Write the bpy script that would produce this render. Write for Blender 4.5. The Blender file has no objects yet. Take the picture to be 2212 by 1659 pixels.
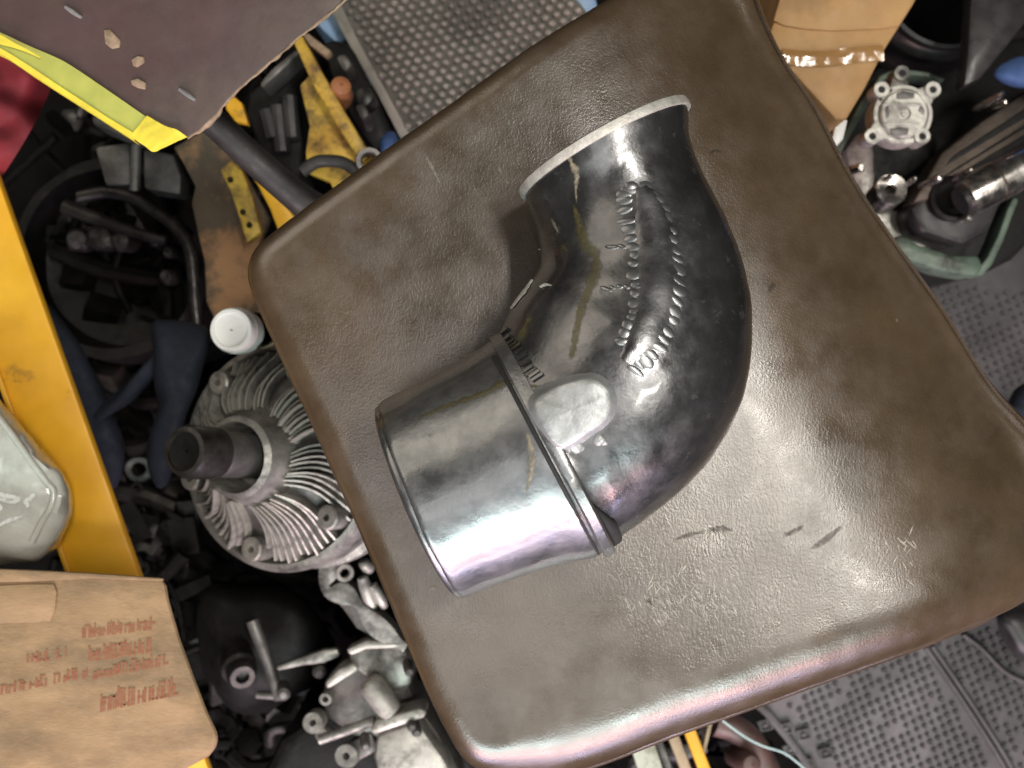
import bpy, bmesh, math, random
from mathutils import Vector, Matrix, noise
from mathutils.bvhtree import BVHTree
random.seed(7)
R = math.radians
S = bpy.context.scene
COL = S.collection

# ------------------------------------------------------------------ camera, world, lamps
CAM_Z = 0.80          # lens height above the workshop floor
SEAT = 0.45           # top of the padded seat
FPX = 2150.0          # focal length in photo units (picture 2212 units wide)

cam_d = bpy.data.cameras.new("camera")
cam_d.sensor_width = 36.0
cam_d.lens = 36.0 * FPX / 2212.0
cam_d.clip_start = 0.01
cam_d.clip_end = 60.0
cam_d.dof.use_dof = True
cam_d.dof.focus_distance = CAM_Z - SEAT - 0.035
cam_d.dof.aperture_fstop = 16.0
cam = bpy.data.objects.new("camera", cam_d)
cam.location = (0, 0, CAM_Z)
COL.objects.link(cam)
S.camera = cam

W = bpy.data.worlds.new("World")
S.world = W
W.use_nodes = True
bg = W.node_tree.nodes["Background"]
bg.inputs[0].default_value = (0.95, 0.92, 0.86, 1)
bg.inputs[1].default_value = 0.028

S.view_settings.view_transform = 'Standard'
S.view_settings.look = 'None'
S.view_settings.exposure = 0.0
S.view_settings.gamma = 1.0


def lamp(name, loc, target, sx, sy, power, color, spread=180):
    d = bpy.data.lights.new(name, 'AREA')
    d.shape = 'RECTANGLE'
    d.size = sx
    d.size_y = sy
    d.energy = power
    d.color = color
    d.spread = R(spread)
    o = bpy.data.objects.new(name, d)
    o.location = loc
    v = Vector(target) - Vector(loc)
    o.rotation_euler = v.to_track_quat('-Z', 'Y').to_euler()
    COL.objects.link(o)
    return o


TGT = (0.05, 0, SEAT)
lamp("ceiling_tube_lamp", (0.60, 0.26, 2.35), (0.60, 0.26, 0), 0.10, 0.72, 22, (1.0, 0.95, 0.86))
lamp("second_ceiling_tube_lamp", (0.90, -0.44, 2.35), (0.90, -0.44, 0), 0.46, 0.12, 9, (1.0, 0.95, 0.86))
lamp("northwest_fill", (-1.8, 1.6, 2.3), TGT, 2.0, 2.0, 20, (1.0, 0.89, 0.74))  # unseen fill added for soft diffuse light from the northwest
lamp("south_fill", (0.0, -1.25, 2.5), TGT, 1.7, 0.8, 3, (0.95, 0.98, 1.0))  # unseen dim fill added for a broad grey reflection on the socket
lamp("overhead_fill", (-0.22, -0.42, 2.35), (-0.22, -0.42, 0), 0.85, 0.55, 3.4, (1.0, 0.99, 0.97))  # unseen overhead fill added to brighten the pipe socket
lamp("cyan_strip_lamp", (0.05, -1.70, 1.75), TGT, 1.9, 0.42, 36, (0.80, 1.0, 0.96))  # unseen strip light added so the seat roll reflects cyan-white
lamp("pink_strip_lamp", (0.10, -1.75, 1.10), TGT, 1.8, 0.22, 34, (1.0, 0.60, 0.60))  # unseen strip light added so the roll and pipe reflect pink
lamp("violet_strip_lamp", (0.15, -1.75, 0.62), TGT, 1.9, 0.18, 12, (0.70, 0.68, 1.0))  # unseen strip light added for the violet band low on the roll


# ------------------------------------------------------------------ helpers
def P(x, y, z):
    """point at height z seen at photo position x, y"""
    k = (CAM_Z - z) / FPX
    return Vector(((x - 1106.0) * k, -(y - 829.5) * k, z))


def PX(n, z):
    return n * (CAM_Z - z) / FPX


def crom(pts, n=8, closed=False):
    pts = [Vector(p) for p in pts]
    out = []
    N = len(pts)
    rng = range(N) if closed else range(N - 1)
    for i in rng:
        if closed:
            p0, p1, p2, p3 = pts[i - 1], pts[i], pts[(i + 1) % N], pts[(i + 2) % N]
        else:
            p1, p2 = pts[i], pts[i + 1]
            p0 = pts[i - 1] if i > 0 else p1 * 2 - p2
            p3 = pts[i + 2] if i + 2 < N else p2 * 2 - p1
        for k in range(n):
            t = k / n
            out.append(0.5 * ((2 * p1) + (p2 - p0) * t + (2 * p0 - 5 * p1 + 4 * p2 - p3) * t * t
                              + (3 * p1 - p0 - 3 * p2 + p3) * t ** 3))
    if not closed:
        out.append(pts[-1].copy())
    return out


class MB:
    def __init__(self):
        self.v = []
        self.f = []

    def ring_loft(self, rings, closed_u=True, cap0=False, cap1=False, closed_v=False):
        b = len(self.v)
        n = len(rings[0])
        for r in rings:
            self.v.extend([Vector(p) for p in r])
        m = len(rings)
        for i in range(m if closed_v else m - 1):
            j = (i + 1) % m
            for k in range(n if closed_u else n - 1):
                l = (k + 1) % n
                self.f.append((b + i * n + k, b + i * n + l, b + j * n + l, b + j * n + k))
        if cap0:
            self.f.append(tuple(b + k for k in reversed(range(n))))
        if cap1:
            self.f.append(tuple(b + (m - 1) * n + k for k in range(n)))
        return self

    def prism(self, pts, zt, th, lean=(0, 0)):
        """outline in photo units at height zt, th thick, foot shifted by lean"""
        top = [P(x, y, zt) for x, y in pts]
        bot = [Vector((p.x + lean[0], p.y + lean[1], p.z - th)) for p in top]
        return self.ring_loft([bot, top], cap0=True, cap1=True)

    def tube(self, pts, r, seg=12, cap=True):
        pts = [Vector(p) for p in pts]
        rr = r if isinstance(r, (list, tuple)) else [r] * len(pts)
        rings = []
        ref = None
        for i, p in enumerate(pts):
            t = (pts[min(i + 1, len(pts) - 1)] - pts[max(i - 1, 0)]).normalized()
            if ref is None:
                ref = Vector((0, 0, 1)) if abs(t.z) < 0.9 else Vector((1, 0, 0))
            a = (ref - t * ref.dot(t)).normalized()
            ref = a
            c = t.cross(a)
            rings.append([p + (a * math.cos(2 * math.pi * k / seg) + c * math.sin(2 * math.pi * k / seg)) * rr[i]
                          for k in range(seg)])
        return self.ring_loft(rings, cap0=cap, cap1=cap)

    def lathe(self, c, prof, axis=(0, 0, 1), seg=40, cap0=False, cap1=False, sx=1.0):
        c = Vector(c)
        q = Vector((0, 0, 1)).rotation_difference(Vector(axis).normalized())
        rings = []
        for r, h in prof:
            rings.append([c + q @ Vector((r * math.cos(2 * math.pi * k / seg) * sx, r * math.sin(2 * math.pi * k / seg), h))
                          for k in range(seg)])
        return self.ring_loft(rings, cap0=cap0, cap1=cap1)

    def box(self, c, dx, dy, dz, rz=0.0, m=None):
        c = Vector(c)
        M = m if m is not None else Matrix.Rotation(rz, 3, 'Z')
        q = []
        for z in (-1, 1):
            q.append([c + M @ Vector((sx * dx / 2, sy * dy / 2, z * dz / 2)) for sx, sy in ((-1, -1), (1, -1), (1, 1), (-1, 1))])
        return self.ring_loft(q, cap0=True, cap1=True)

    def build(self, name, mat, parent=None, bevel=0.0, bseg=2, smooth=35, sub=0, jit=0.0, jscale=60):
        org = wloc(parent) if parent is not None else sum(self.v, Vector()) / len(self.v)
        if parent is None:
            org.z = min(p.z for p in self.v)
        me = bpy.data.meshes.new(name)
        me.from_pydata([p - org for p in self.v], [], self.f)
        bm = bmesh.new()
        bm.from_mesh(me)
        bmesh.ops.recalc_face_normals(bm, faces=bm.faces)
        if bevel:
            es = [e for e in bm.edges if len(e.link_faces) == 2 and e.calc_face_angle(0) > R(35)]
            bmesh.ops.bevel(bm, geom=es, offset=bevel, segments=bseg, affect='EDGES', profile=0.5, clamp_overlap=True)
        if sub:
            bmesh.ops.triangulate(bm, faces=[f for f in bm.faces if len(f.verts) > 4])
            bmesh.ops.subdivide_edges(bm, edges=bm.edges[:], cuts=sub, use_grid_fill=True)
        if jit:
            bm.normal_update()
            for v in bm.verts:
                v.co += noise.noise_vector((v.co + org) * jscale) * jit
        bm.to_mesh(me)
        bm.free()
        me.shade_smooth()
        me.set_sharp_from_angle(angle=R(smooth))
        o = bpy.data.objects.new(name, me)
        COL.objects.link(o)
        if mat:
            me.materials.append(mat)
        if parent is not None:
            o.parent = parent
        else:
            o.location = org
        return o


def wloc(o):
    v = Vector()
    while o is not None:
        v += o.location
        o = o.parent
    return v


def thing(name, label, cat, loc, group=None):
    o = bpy.data.objects.new(name, None)
    o.empty_display_size = 0.02
    o.location = loc
    COL.objects.link(o)
    return tag(o, label, cat, group)


def tag(o, label, cat, group=None):
    o['label'] = label
    o['category'] = cat
    if group:
        o['group'] = group
    return o


def copy_part(src, parent, loc, rot=None, scale=None):
    c = src.copy()
    COL.objects.link(c)
    c.parent = parent
    c.location = Vector(loc) - wloc(parent)
    if rot is not None:
        c.rotation_mode = 'QUATERNION'
        c.rotation_quaternion = rot
    if scale is not None:
        c.scale = scale
    return c


# ------------------------------------------------------------------ materials
def M(name, c1, c2, rough=0.5, metal=0.0, ns=60, bump=0.15, bs=700, rv=0.12, grime=None, gs=35, gt=0.56, gw=0.08,
      spec=0.5, coat=0.0, stretch=None, bd=0.0006):
    m = bpy.data.materials.new(name)
    m.use_nodes = True
    nt = m.node_tree
    nd, lk = nt.nodes, nt.links
    b = nd["Principled BSDF"]
    b.inputs["Metallic"].default_value = metal
    b.inputs["Specular IOR Level"].default_value = spec
    b.inputs["Coat Weight"].default_value = coat
    b.inputs["Coat Roughness"].default_value = 0.09
    tc = nd.new("ShaderNodeTexCoord")
    src = tc.outputs["Object"]
    if stretch:
        mp = nd.new("ShaderNodeMapping")
        mp.inputs["Scale"].default_value = stretch[0]
        mp.inputs["Rotation"].default_value = stretch[1]
        lk.new(src, mp.inputs[0])
        src = mp.outputs[0]

    def nz(scale, detail=5, rgh=0.6):
        n = nd.new("ShaderNodeTexNoise")
        n.inputs["Scale"].default_value = scale
        n.inputs["Detail"].default_value = detail
        n.inputs["Roughness"].default_value = rgh
        lk.new(src, n.inputs["Vector"])
        return n.outputs[0]

    def ramp(v, a, bb):
        r = nd.new("ShaderNodeMapRange")
        r.inputs[1].default_value = a
        r.inputs[2].default_value = bb
        lk.new(v, r.inputs[0])
        return r.outputs[0]

    def mix(f, a, bb):
        x = nd.new("ShaderNodeMix")
        x.data_type = 'RGBA'
        lk.new(f, x.inputs[0])
        for s, i in ((a, 6), (bb, 7)):
            if isinstance(s, tuple):
                x.inputs[i].default_value = (*s, 1)
            else:
                lk.new(s, x.inputs[i])
        return x.outputs[2]

    n1 = ramp(nz(ns), 0.34, 0.66)
    colr = mix(n1, c1, c2)
    rbase = nd.new("ShaderNodeMapRange")
    rbase.inputs[1].default_value = 0.3
    rbase.inputs[2].default_value = 0.7
    rbase.inputs[3].default_value = max(0.03, rough - rv)
    rbase.inputs[4].default_value = min(1, rough + rv)
    lk.new(nz(ns * 2.3, 6), rbase.inputs[0])
    if grime:
        g = ramp(nz(gs, 8, 0.7), gt - gw, gt + gw)
        colr = mix(g, colr, grime)
        if metal > 0.3:
            mm = nd.new("ShaderNodeMath")
            mm.operation = 'MULTIPLY_ADD'
            mm.inputs[1].default_value = -metal * 0.8
            mm.inputs[2].default_value = metal
            lk.new(g, mm.inputs[0])
            lk.new(mm.outputs[0], b.inputs["Metallic"])
    lk.new(colr, b.inputs["Base Color"])
    lk.new(rbase.outputs[0], b.inputs["Roughness"])
    if bump:
        bp = nd.new("ShaderNodeBump")
        bp.inputs["Strength"].default_value = bump
        bp.inputs["Distance"].default_value = bd
        lk.new(nz(bs, 4), bp.inputs["Height"])
        lk.new(bp.outputs[0], b.inputs["Normal"])
    return m


def leather_material():
    m = M("brown_vinyl", (0.082, 0.054, 0.030), (0.053, 0.034, 0.018), rough=0.31, ns=34, bump=0, rv=0.08,
          grime=(0.105, 0.078, 0.055), gs=16, gt=0.64, gw=0.14, spec=1.0)
    m.node_tree.nodes["Principled BSDF"].inputs["IOR"].default_value = 1.62
    nt = m.node_tree
    nd, lk = nt.nodes, nt.links
    b = nd["Principled BSDF"]
    tc = nd.new("ShaderNodeTexCoord")
    mp = nd.new("ShaderNodeMapping")
    mp.inputs["Rotation"].default_value = (0, 0, R(-25))
    mp.inputs["Scale"].default_value = (1.0, 0.38, 1.0)
    lk.new(tc.outputs["Object"], mp.inputs[0])
    vor = nd.new("ShaderNodeTexVoronoi")
    vor.feature = 'DISTANCE_TO_EDGE'
    vor.inputs["Scale"].default_value = 620
    wn = nd.new("ShaderNodeTexNoise")
    wn.inputs["Scale"].default_value = 130
    wn.inputs["Detail"].default_value = 3
    lk.new(mp.outputs[0], wn.inputs["Vector"])
    wm = nd.new("ShaderNodeMix")
    wm.data_type = 'RGBA'
    wm.inputs[0].default_value = 0.012
    lk.new(mp.outputs[0], wm.inputs[6])
    lk.new(wn.outputs["Color"], wm.inputs[7])
    lk.new(wm.outputs[2], vor.inputs["Vector"])
    vm = nd.new("ShaderNodeMapRange")
    vm.inputs[1].default_value = 0.0
    vm.inputs[2].default_value = 0.25
    lk.new(vor.outputs[0], vm.inputs[0])
    fine = nd.new("ShaderNodeTexNoise")
    fine.inputs["Scale"].default_value = 1300
    fine.inputs["Detail"].default_value = 3
    lk.new(tc.outputs["Object"], fine.inputs["Vector"])
    # creased grain is stronger where the seat is worn: large soft patches
    pat = nd.new("ShaderNodeTexNoise")
    pat.inputs["Scale"].default_value = 11
    pat.inputs["Detail"].default_value = 2
    lk.new(tc.outputs["Object"], pat.inputs["Vector"])
    pr = nd.new("ShaderNodeMapRange")
    pr.inputs[1].default_value = 0.45
    pr.inputs[2].default_value = 0.62
    pr.inputs[3].default_value = 0.02
    pr.inputs[4].default_value = 0.07
    lk.new(pat.outputs[0], pr.inputs[0])
    b1 = nd.new("ShaderNodeBump")
    b1.inputs["Distance"].default_value = 0.0005
    lk.new(pr.outputs[0], b1.inputs["Strength"])
    lk.new(vm.outputs[0], b1.inputs["Height"])
    b2 = nd.new("ShaderNodeBump")
    b2.inputs["Distance"].default_value = 0.0003
    b2.inputs["Strength"].default_value = 0.22
    lk.new(fine.outputs[0], b2.inputs["Height"])
    lk.new(b1.outputs[0], b2.inputs["Normal"])
    lk.new(b2.outputs[0], b.inputs["Normal"])
    return m


MAT_LEATHER = leather_material()
MAT_DENT_SHADE = M("dark_dent_shade", (0.03, 0.022, 0.016), (0.045, 0.034, 0.025), 0.7)
MAT_SCUFF_L = M("pale_scuff", (0.30, 0.27, 0.22), (0.16, 0.14, 0.11), 0.6, ns=400)
MAT_SCRATCH_GLINT = M("rubbed_vinyl_glint", (0.58, 0.54, 0.47), (0.46, 0.43, 0.37), 0.4, ns=400)
MAT_PIPE = M("polished_cast_metal", (0.19, 0.19, 0.195), (0.125, 0.125, 0.13), rough=0.31, metal=0.9, coat=0.55, ns=45, bump=0.22, bs=170,
             rv=0.14, grime=(0.045, 0.042, 0.04), gs=170, gt=0.66, gw=0.06, bd=0.0008)
MAT_SOCKET = M("bright_cast_metal", (0.26, 0.265, 0.27), (0.20, 0.205, 0.21), rough=0.34, metal=0.85, coat=0.45, ns=50, bump=0.24, bs=170,
               rv=0.14, grime=(0.07, 0.066, 0.062), gs=170, gt=0.67, gw=0.06, bd=0.0008)
MAT_COLLAR = M("collar_metal", (0.34, 0.345, 0.35), (0.26, 0.265, 0.27), rough=0.33, metal=0.85, ns=90, bump=0.25, bs=400)
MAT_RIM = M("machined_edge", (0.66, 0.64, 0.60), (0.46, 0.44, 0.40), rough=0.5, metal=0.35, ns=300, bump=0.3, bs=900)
MAT_BOSS = M("pale_cast_pad", (0.50, 0.515, 0.52), (0.34, 0.355, 0.36), rough=0.46, metal=0.5, ns=160, bump=0.35, bs=420)
MAT_GAP_SHADE = M("black_gap_shade", (0.012, 0.012, 0.012), (0.02, 0.02, 0.02), 0.75)  # black colour standing in for shade in gaps and holes
MAT_RESIN = M("olive_residue", (0.115, 0.098, 0.038), (0.075, 0.065, 0.03), 0.40, ns=120, bump=0.15)
MAT_CREAM = M("cream_residue", (0.34, 0.30, 0.22), (0.17, 0.15, 0.11), 0.5, ns=300, bump=0.3)
MAT_BOARD = M("dark_brown_board", (0.074, 0.043, 0.041), (0.048, 0.028, 0.027), 0.5, ns=30, bump=0.12, bs=600,
              grime=(0.085, 0.06, 0.048), gs=24, gt=0.6, gw=0.12)
MAT_BOARDEDGE = M("raw_fibre_edge", (0.34, 0.25, 0.17), (0.20, 0.14, 0.09), 0.8, ns=300, bump=0.6)
MAT_TAPE = M("yellow_tape_on_board", (0.46, 0.47, 0.10), (0.36, 0.38, 0.08), 0.5, ns=60, bump=0.25, bs=260)
MAT_TAPE_Y = M("yellow_tape_fold", (0.80, 0.66, 0.06), (0.66, 0.55, 0.05), 0.45, ns=80, bump=0.3, bs=260)
MAT_STAPLE = M("bright_staple", (0.75, 0.75, 0.74), (0.6, 0.6, 0.6), 0.35, metal=0.8)
MAT_YELLOW = M("yellow_painted_steel", (0.86, 0.45, 0.024), (0.74, 0.37, 0.02), 0.42, ns=40, bump=0.12, bs=420,
               grime=(0.20, 0.11, 0.025), gs=38, gt=0.68, gw=0.07)
MAT_YELLOW2 = M("worn_yellow_paint", (0.62, 0.40, 0.05), (0.45, 0.26, 0.04), 0.5, ns=70, bump=0.3, bs=420,
                grime=(0.10, 0.06, 0.025), gs=75, gt=0.55, gw=0.09)
MAT_CARD = M("brown_cardboard", (0.37, 0.245, 0.135), (0.275, 0.18, 0.097), 0.85, ns=45, bump=0.4, bs=500,
             grime=(0.15, 0.105, 0.06), gs=24, gt=0.58, gw=0.14, stretch=((1, 2.2, 1), (0, 0, R(6))))
MAT_CARD2 = M("orange_brown_cardboard", (0.44, 0.25, 0.10), (0.34, 0.185, 0.07), 0.6, ns=40, bump=0.2, bs=500,
              grime=(0.26, 0.15, 0.06), gs=28, gt=0.62, gw=0.1)
MAT_CLEARTAPE = M("packing_tape", (0.36, 0.20, 0.08), (0.30, 0.16, 0.06), 0.16, ns=60, bump=0.5, bs=120, coat=0.6)
MAT_REDINK = M("red_ink", (0.235, 0.075, 0.038), (0.27, 0.135, 0.07), 0.8, ns=500, bump=0.1)
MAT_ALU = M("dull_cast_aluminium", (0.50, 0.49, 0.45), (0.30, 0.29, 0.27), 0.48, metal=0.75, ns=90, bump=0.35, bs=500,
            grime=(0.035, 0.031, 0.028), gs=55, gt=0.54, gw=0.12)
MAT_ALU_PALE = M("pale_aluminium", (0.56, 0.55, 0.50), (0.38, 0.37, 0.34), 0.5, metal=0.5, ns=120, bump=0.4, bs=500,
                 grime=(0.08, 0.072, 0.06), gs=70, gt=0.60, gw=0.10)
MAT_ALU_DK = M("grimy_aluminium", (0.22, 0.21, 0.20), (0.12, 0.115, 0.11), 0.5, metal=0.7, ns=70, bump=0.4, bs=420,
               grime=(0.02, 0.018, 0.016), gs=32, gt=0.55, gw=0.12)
MAT_GREASE = M("oily_black_iron", (0.006, 0.0055, 0.005), (0.0035, 0.0032, 0.003), 0.55, metal=0.0, ns=60, bump=0.4, bs=300,
               spec=0.25, grime=(0.012, 0.0105, 0.009), gs=30, gt=0.64, gw=0.08)
MAT_GREASE2 = M("oily_scrap", (0.006, 0.0055, 0.005), (0.002, 0.0019, 0.0018), 0.6, metal=0.0, spec=0.08, ns=80, bump=0.5, bs=300)
MAT_ALU_DK2 = M("dirty_scrap_metal", (0.08, 0.074, 0.068), (0.03, 0.028, 0.025), 0.45, metal=0.7, ns=80, bump=0.4, bs=300,
                grime=(0.012, 0.011, 0.010), gs=40, gt=0.5, gw=0.12)
MAT_GREASE3 = M("greasy_steel", (0.10, 0.09, 0.085), (0.035, 0.031, 0.029), 0.38, metal=0.7, ns=90, bump=0.4, bs=400, grime=(0.012, 0.011, 0.010), gs=60, gt=0.5, gw=0.12)
MAT_BLACKP = M("black_plastic", (0.016, 0.015, 0.016), (0.026, 0.024, 0.025), 0.38, ns=60, bump=0.1)
MAT_RUBBER = M("black_rubber", (0.018, 0.017, 0.017), (0.034, 0.032, 0.031), 0.55, ns=90, bump=0.2)
MAT_CHROME = M("chromed_steel", (0.72, 0.68, 0.64), (0.55, 0.52, 0.49), 0.25, metal=1.0, ns=60, bump=0.08)
MAT_BROWNSTEEL = M("brown_stained_steel", (0.09, 0.070, 0.056), (0.045, 0.035, 0.028), 0.45, metal=0.6, ns=70, bump=0.3)
MAT_GREEN = M("green_painted_rail", (0.095, 0.135, 0.10), (0.06, 0.09, 0.066), 0.5, ns=80, bump=0.3, grime=(0.02, 0.02, 0.018), gs=50)
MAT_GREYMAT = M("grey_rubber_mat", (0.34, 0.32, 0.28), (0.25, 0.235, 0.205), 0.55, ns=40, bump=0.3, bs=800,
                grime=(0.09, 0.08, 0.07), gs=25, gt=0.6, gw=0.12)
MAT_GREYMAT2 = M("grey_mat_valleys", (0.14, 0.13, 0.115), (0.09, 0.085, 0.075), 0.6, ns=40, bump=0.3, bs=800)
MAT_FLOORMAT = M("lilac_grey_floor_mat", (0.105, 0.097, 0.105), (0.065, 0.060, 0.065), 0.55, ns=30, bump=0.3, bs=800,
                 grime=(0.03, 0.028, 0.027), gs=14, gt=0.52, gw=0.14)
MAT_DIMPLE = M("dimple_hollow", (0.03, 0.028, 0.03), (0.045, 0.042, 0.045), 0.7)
MAT_LIGHTBLUE = M("light_blue_plastic", (0.30, 0.45, 0.66), (0.24, 0.38, 0.58), 0.4)
MAT_BLUECLOTH = M("navy_cloth", (0.004, 0.007, 0.015), (0.007, 0.012, 0.025), 0.85, ns=90, bump=0.5, bs=900)
MAT_BLUERAG = M("mid_blue_cloth", (0.06, 0.12, 0.30), (0.04, 0.08, 0.22), 0.8, ns=90, bump=0.5, bs=900)
MAT_RED = M("dark_red_cloth", (0.20, 0.010, 0.018), (0.12, 0.006, 0.012), 0.75, ns=40, bump=0.4, bs=900)
MAT_WRAP = M("clear_wrapped_grey_bottle", (0.60, 0.60, 0.54), (0.48, 0.48, 0.43), 0.20, ns=30, bump=0.4, bs=70, coat=0.6,
             grime=(0.24, 0.24, 0.22), gs=25, gt=0.60, gw=0.15, bd=0.002)
MAT_WHITE = M("white_plastic", (0.80, 0.80, 0.78), (0.70, 0.70, 0.68), 0.4, ns=60, bump=0.15, bs=200)
MAT_WHITEINK = M("white_ink", (0.82, 0.84, 0.82), (0.75, 0.77, 0.75), 0.5)
MAT_RUSTCARD = M("stained_brown_sheet", (0.13, 0.095, 0.062), (0.075, 0.058, 0.042), 0.75, ns=24, bump=0.4, bs=400,
                 grime=(0.36, 0.20, 0.095), gs=17, gt=0.54, gw=0.06)
MAT_FLOOR = M("oily_concrete", (0.006, 0.0055, 0.005), (0.003, 0.0028, 0.0026), 0.85, spec=0.1, ns=9, bump=0.5, bs=120, bd=0.002)
MAT_ORANGE = M("orange_rust_clip", (0.42, 0.17, 0.07), (0.30, 0.12, 0.05), 0.6, ns=120)
MAT_PINKISH = M("dull_pink_tube", (0.13, 0.075, 0.065), (0.07, 0.038, 0.034), 0.45, ns=60)
MAT_PALEGREEN = M("pale_green_strip", (0.50, 0.54, 0.44), (0.38, 0.41, 0.34), 0.5, ns=90, grime=(0.15, 0.14, 0.1), gs=60)
MAT_TAN = M("tan_strip", (0.42, 0.34, 0.22), (0.27, 0.21, 0.14), 0.6, ns=90)
MAT_THREAD = M("pale_cyan_thread", (0.55, 0.75, 0.75), (0.5, 0.68, 0.68), 0.5)

# ------------------------------------------------------------------ setting
fl = MB().box((0, 0, -0.02), 4.0, 4.0, 0.04).build("floor", MAT_FLOOR)
fl['kind'] = 'structure'

# ------------------------------------------------------------------ padded seat
seat_t = thing("padded_stool", "worn brown vinyl padded stool seat that carries the curved metal pipe", "stool", (0.04, 0.0, 0.0))
OUT = [(592, 508), (556, 540), (541, 588), (552, 640), (600, 752), (682, 930), (772, 1130), (862, 1340), (930, 1500),
       (975, 1590), (1002, 1640), (1048, 1676), (1120, 1692), (1250, 1662), (1450, 1588), (1650, 1517), (1852, 1444), (2050, 1376),
       (2212, 1322), (2310, 1250), (2358, 1175), (2350, 1090), (2292, 992), (2208, 901), (2133, 818), (2039, 668),
       (1938, 525), (1844, 386), (1769, 240), (1701, 139), (1656, 49), (1615, -40), (1560, -95), (1480, -112),
       (1400, -75), (1290, 12), (1150, 105), (1000, 213), (850, 318), (720, 413), (645, 468)]
ZM = SEAT - 0.012
dense = crom([P(x, y, ZM - (0.020 if x > 1600 and y < 1120 else 0.016 if x > 2250 else 0.010 if x > 1150 and y > 1200 else 0.0)) for x, y in OUT], 10, True)
L = [0]
for i in range(len(dense)):
    L.append(L[-1] + (dense[(i + 1) % len(dense)] - dense[i]).length)
NO = 420
outl = []
j = 0
for k in range(NO):
    s = L[-1] * k / NO
    while L[j + 1] < s:
        j += 1
    t = (s - L[j]) / (L[j + 1] - L[j])
    outl.append(dense[j].lerp(dense[(j + 1) % len(dense)], t))
nrm = []
for k in range(NO):
    t = outl[(k + 3) % NO] - outl[k - 3]
    n = Vector((t.y, -t.x, 0)).normalized()
    nrm.append(n)
cen = sum(outl, Vector()) / NO
if (outl[0] - cen).dot(nrm[0]) < 0:
    nrm = [-n for n in nrm]


def wdir(n, d):
    return max(0.0, n.dot(Vector(d).normalized())) ** 2


rad = []
for n in nrm:
    rad.append(0.009 + 0.017 * wdir(n, (0.25, -1, 0)) + 0.003 * wdir(n, (1, 0.3, 0)))
for _ in range(6):
    rad = [(rad[k - 2] + rad[k - 1] + rad[k] + rad[(k + 1) % NO] + rad[(k + 2) % NO]) / 5 for k in range(NO)]
rings = []


def ring(ins, zz):
    return [Vector((outl[k].x - nrm[k].x * ins(k), outl[k].y - nrm[k].y * ins(k), zz(k))) for k in range(NO)]


rings.append(ring(lambda k: 0.006, lambda k: SEAT - rad[k] - 0.034))
rings.append(ring(lambda k: 0.001, lambda k: SEAT - rad[k] - 0.020))
for a in range(0, 91, 9):
    ca, sa = math.cos(R(a)), math.sin(R(a))
    rg = ring(lambda k: rad[k] * (1 - ca), lambda k: SEAT - rad[k] * (1 - sa))
    for _ in range(a // 4):
        rg = [Vector(((rg[k - 1].x + 2 * rg[k].x + rg[(k + 1) % NO].x) / 4, (rg[k - 1].y + 2 * rg[k].y + rg[(k + 1) % NO].y) / 4, rg[k].z)) for k in range(NO)]
    rings.append(rg)
inner = rings[-1]
cen.z = SEAT
NI = 46
for i in range(1, NI + 1):
    s = i / NI
    s2 = s ** 0.85
    r = []
    for k in range(NO):
        p = inner[k].lerp(cen, min(s2, 0.995))
        p.z = SEAT + 0.0022 * (1 - (1 - s) ** 2)
        # slow waviness of worn foam
        fade = min(1, s * 6)
        p.z += fade * 0.00065 * noise.noise(Vector((p.x * 13, p.y * 13, 3.1)))
        p.z += fade * 0.00018 * noise.noise(Vector((p.x * 60, p.y * 60, 7.7)))
        r.append(p)
    rings.append(r)
NE = Vector((0.843, 0.538, 0))
SE = P(1938, 525, ZM).dot(NE)


def droop(p):
    d = SE - p.x * NE.x - p.y * NE.y
    return 0.022 * max(0.0, 1 - max(d, 0) / 0.085) ** 2


for r in rings:
    for p in r:
        p.z -= droop(p)
for r in rings[:14]:
    for k in range(NO):
        w = noise.noise(Vector((r[k].x * 45, r[k].y * 45, 1.0))) * 0.0002 + noise.noise(Vector((r[k].x * 160, r[k].y * 160, 2.0))) * 0.00012
        r[k] += Vector((nrm[k].x * w, nrm[k].y * w, w))
mb = MB().ring_loft(rings, cap1=True, cap0=True)
seat_bvh = BVHTree.FromPolygons([tuple(v) for v in mb.v], mb.f)
cushion = mb.build("cushion", MAT_LEATHER, seat_t, smooth=60)
# welt below the roll
kk = [k for k in range(NO) if nrm[k].dot(Vector((0.25, -1, 0)).normalized()) > 0.55]
br = [i for i in range(len(kk) - 1) if kk[i + 1] - kk[i] > 1]
if br:
    kk = kk[br[0] + 1:] + kk[:br[0] + 1]
kk = kk[::2]
wp, wrad = [], []
for i, k in enumerate(kk):
    p = outl[k] + nrm[k] * 0.0004
    p.z = SEAT - rad[k] - 0.0062 - droop(p)
    e = min(1, i / 10, (len(kk) - 1 - i) / 10)
    wp.append(p - nrm[k] * 0.004 * (1 - e))
    wrad.append(0.0045)
MB().tube(wp, wrad, 14).build("edge_welt", MAT_LEATHER, seat_t, smooth=80)
mbs = MB()
skirt = [ring(lambda k: 0.012, lambda k: SEAT - 0.085), ring(lambda k: 0.004, lambda k: SEAT - rad[k] - 0.010)]
mbs.ring_loft(skirt, cap0=True)
mbs.build("side_band", MAT_LEATHER, seat_t)
MB().lathe((0.06, 0.0, 0.03), [(0.028, 0), (0.028, 0.335)], seg=24, cap0=True, cap1=True).build("column", MAT_GREASE, seat_t)
MB().lathe((0.06, 0.0, 0.0), [(0.16, 0.002), (0.16, 0.012), (0.05, 0.03), (0.03, 0.032)], seg=36, cap0=True, cap1=True).build("foot_plate", MAT_GREASE, seat_t)


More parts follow.
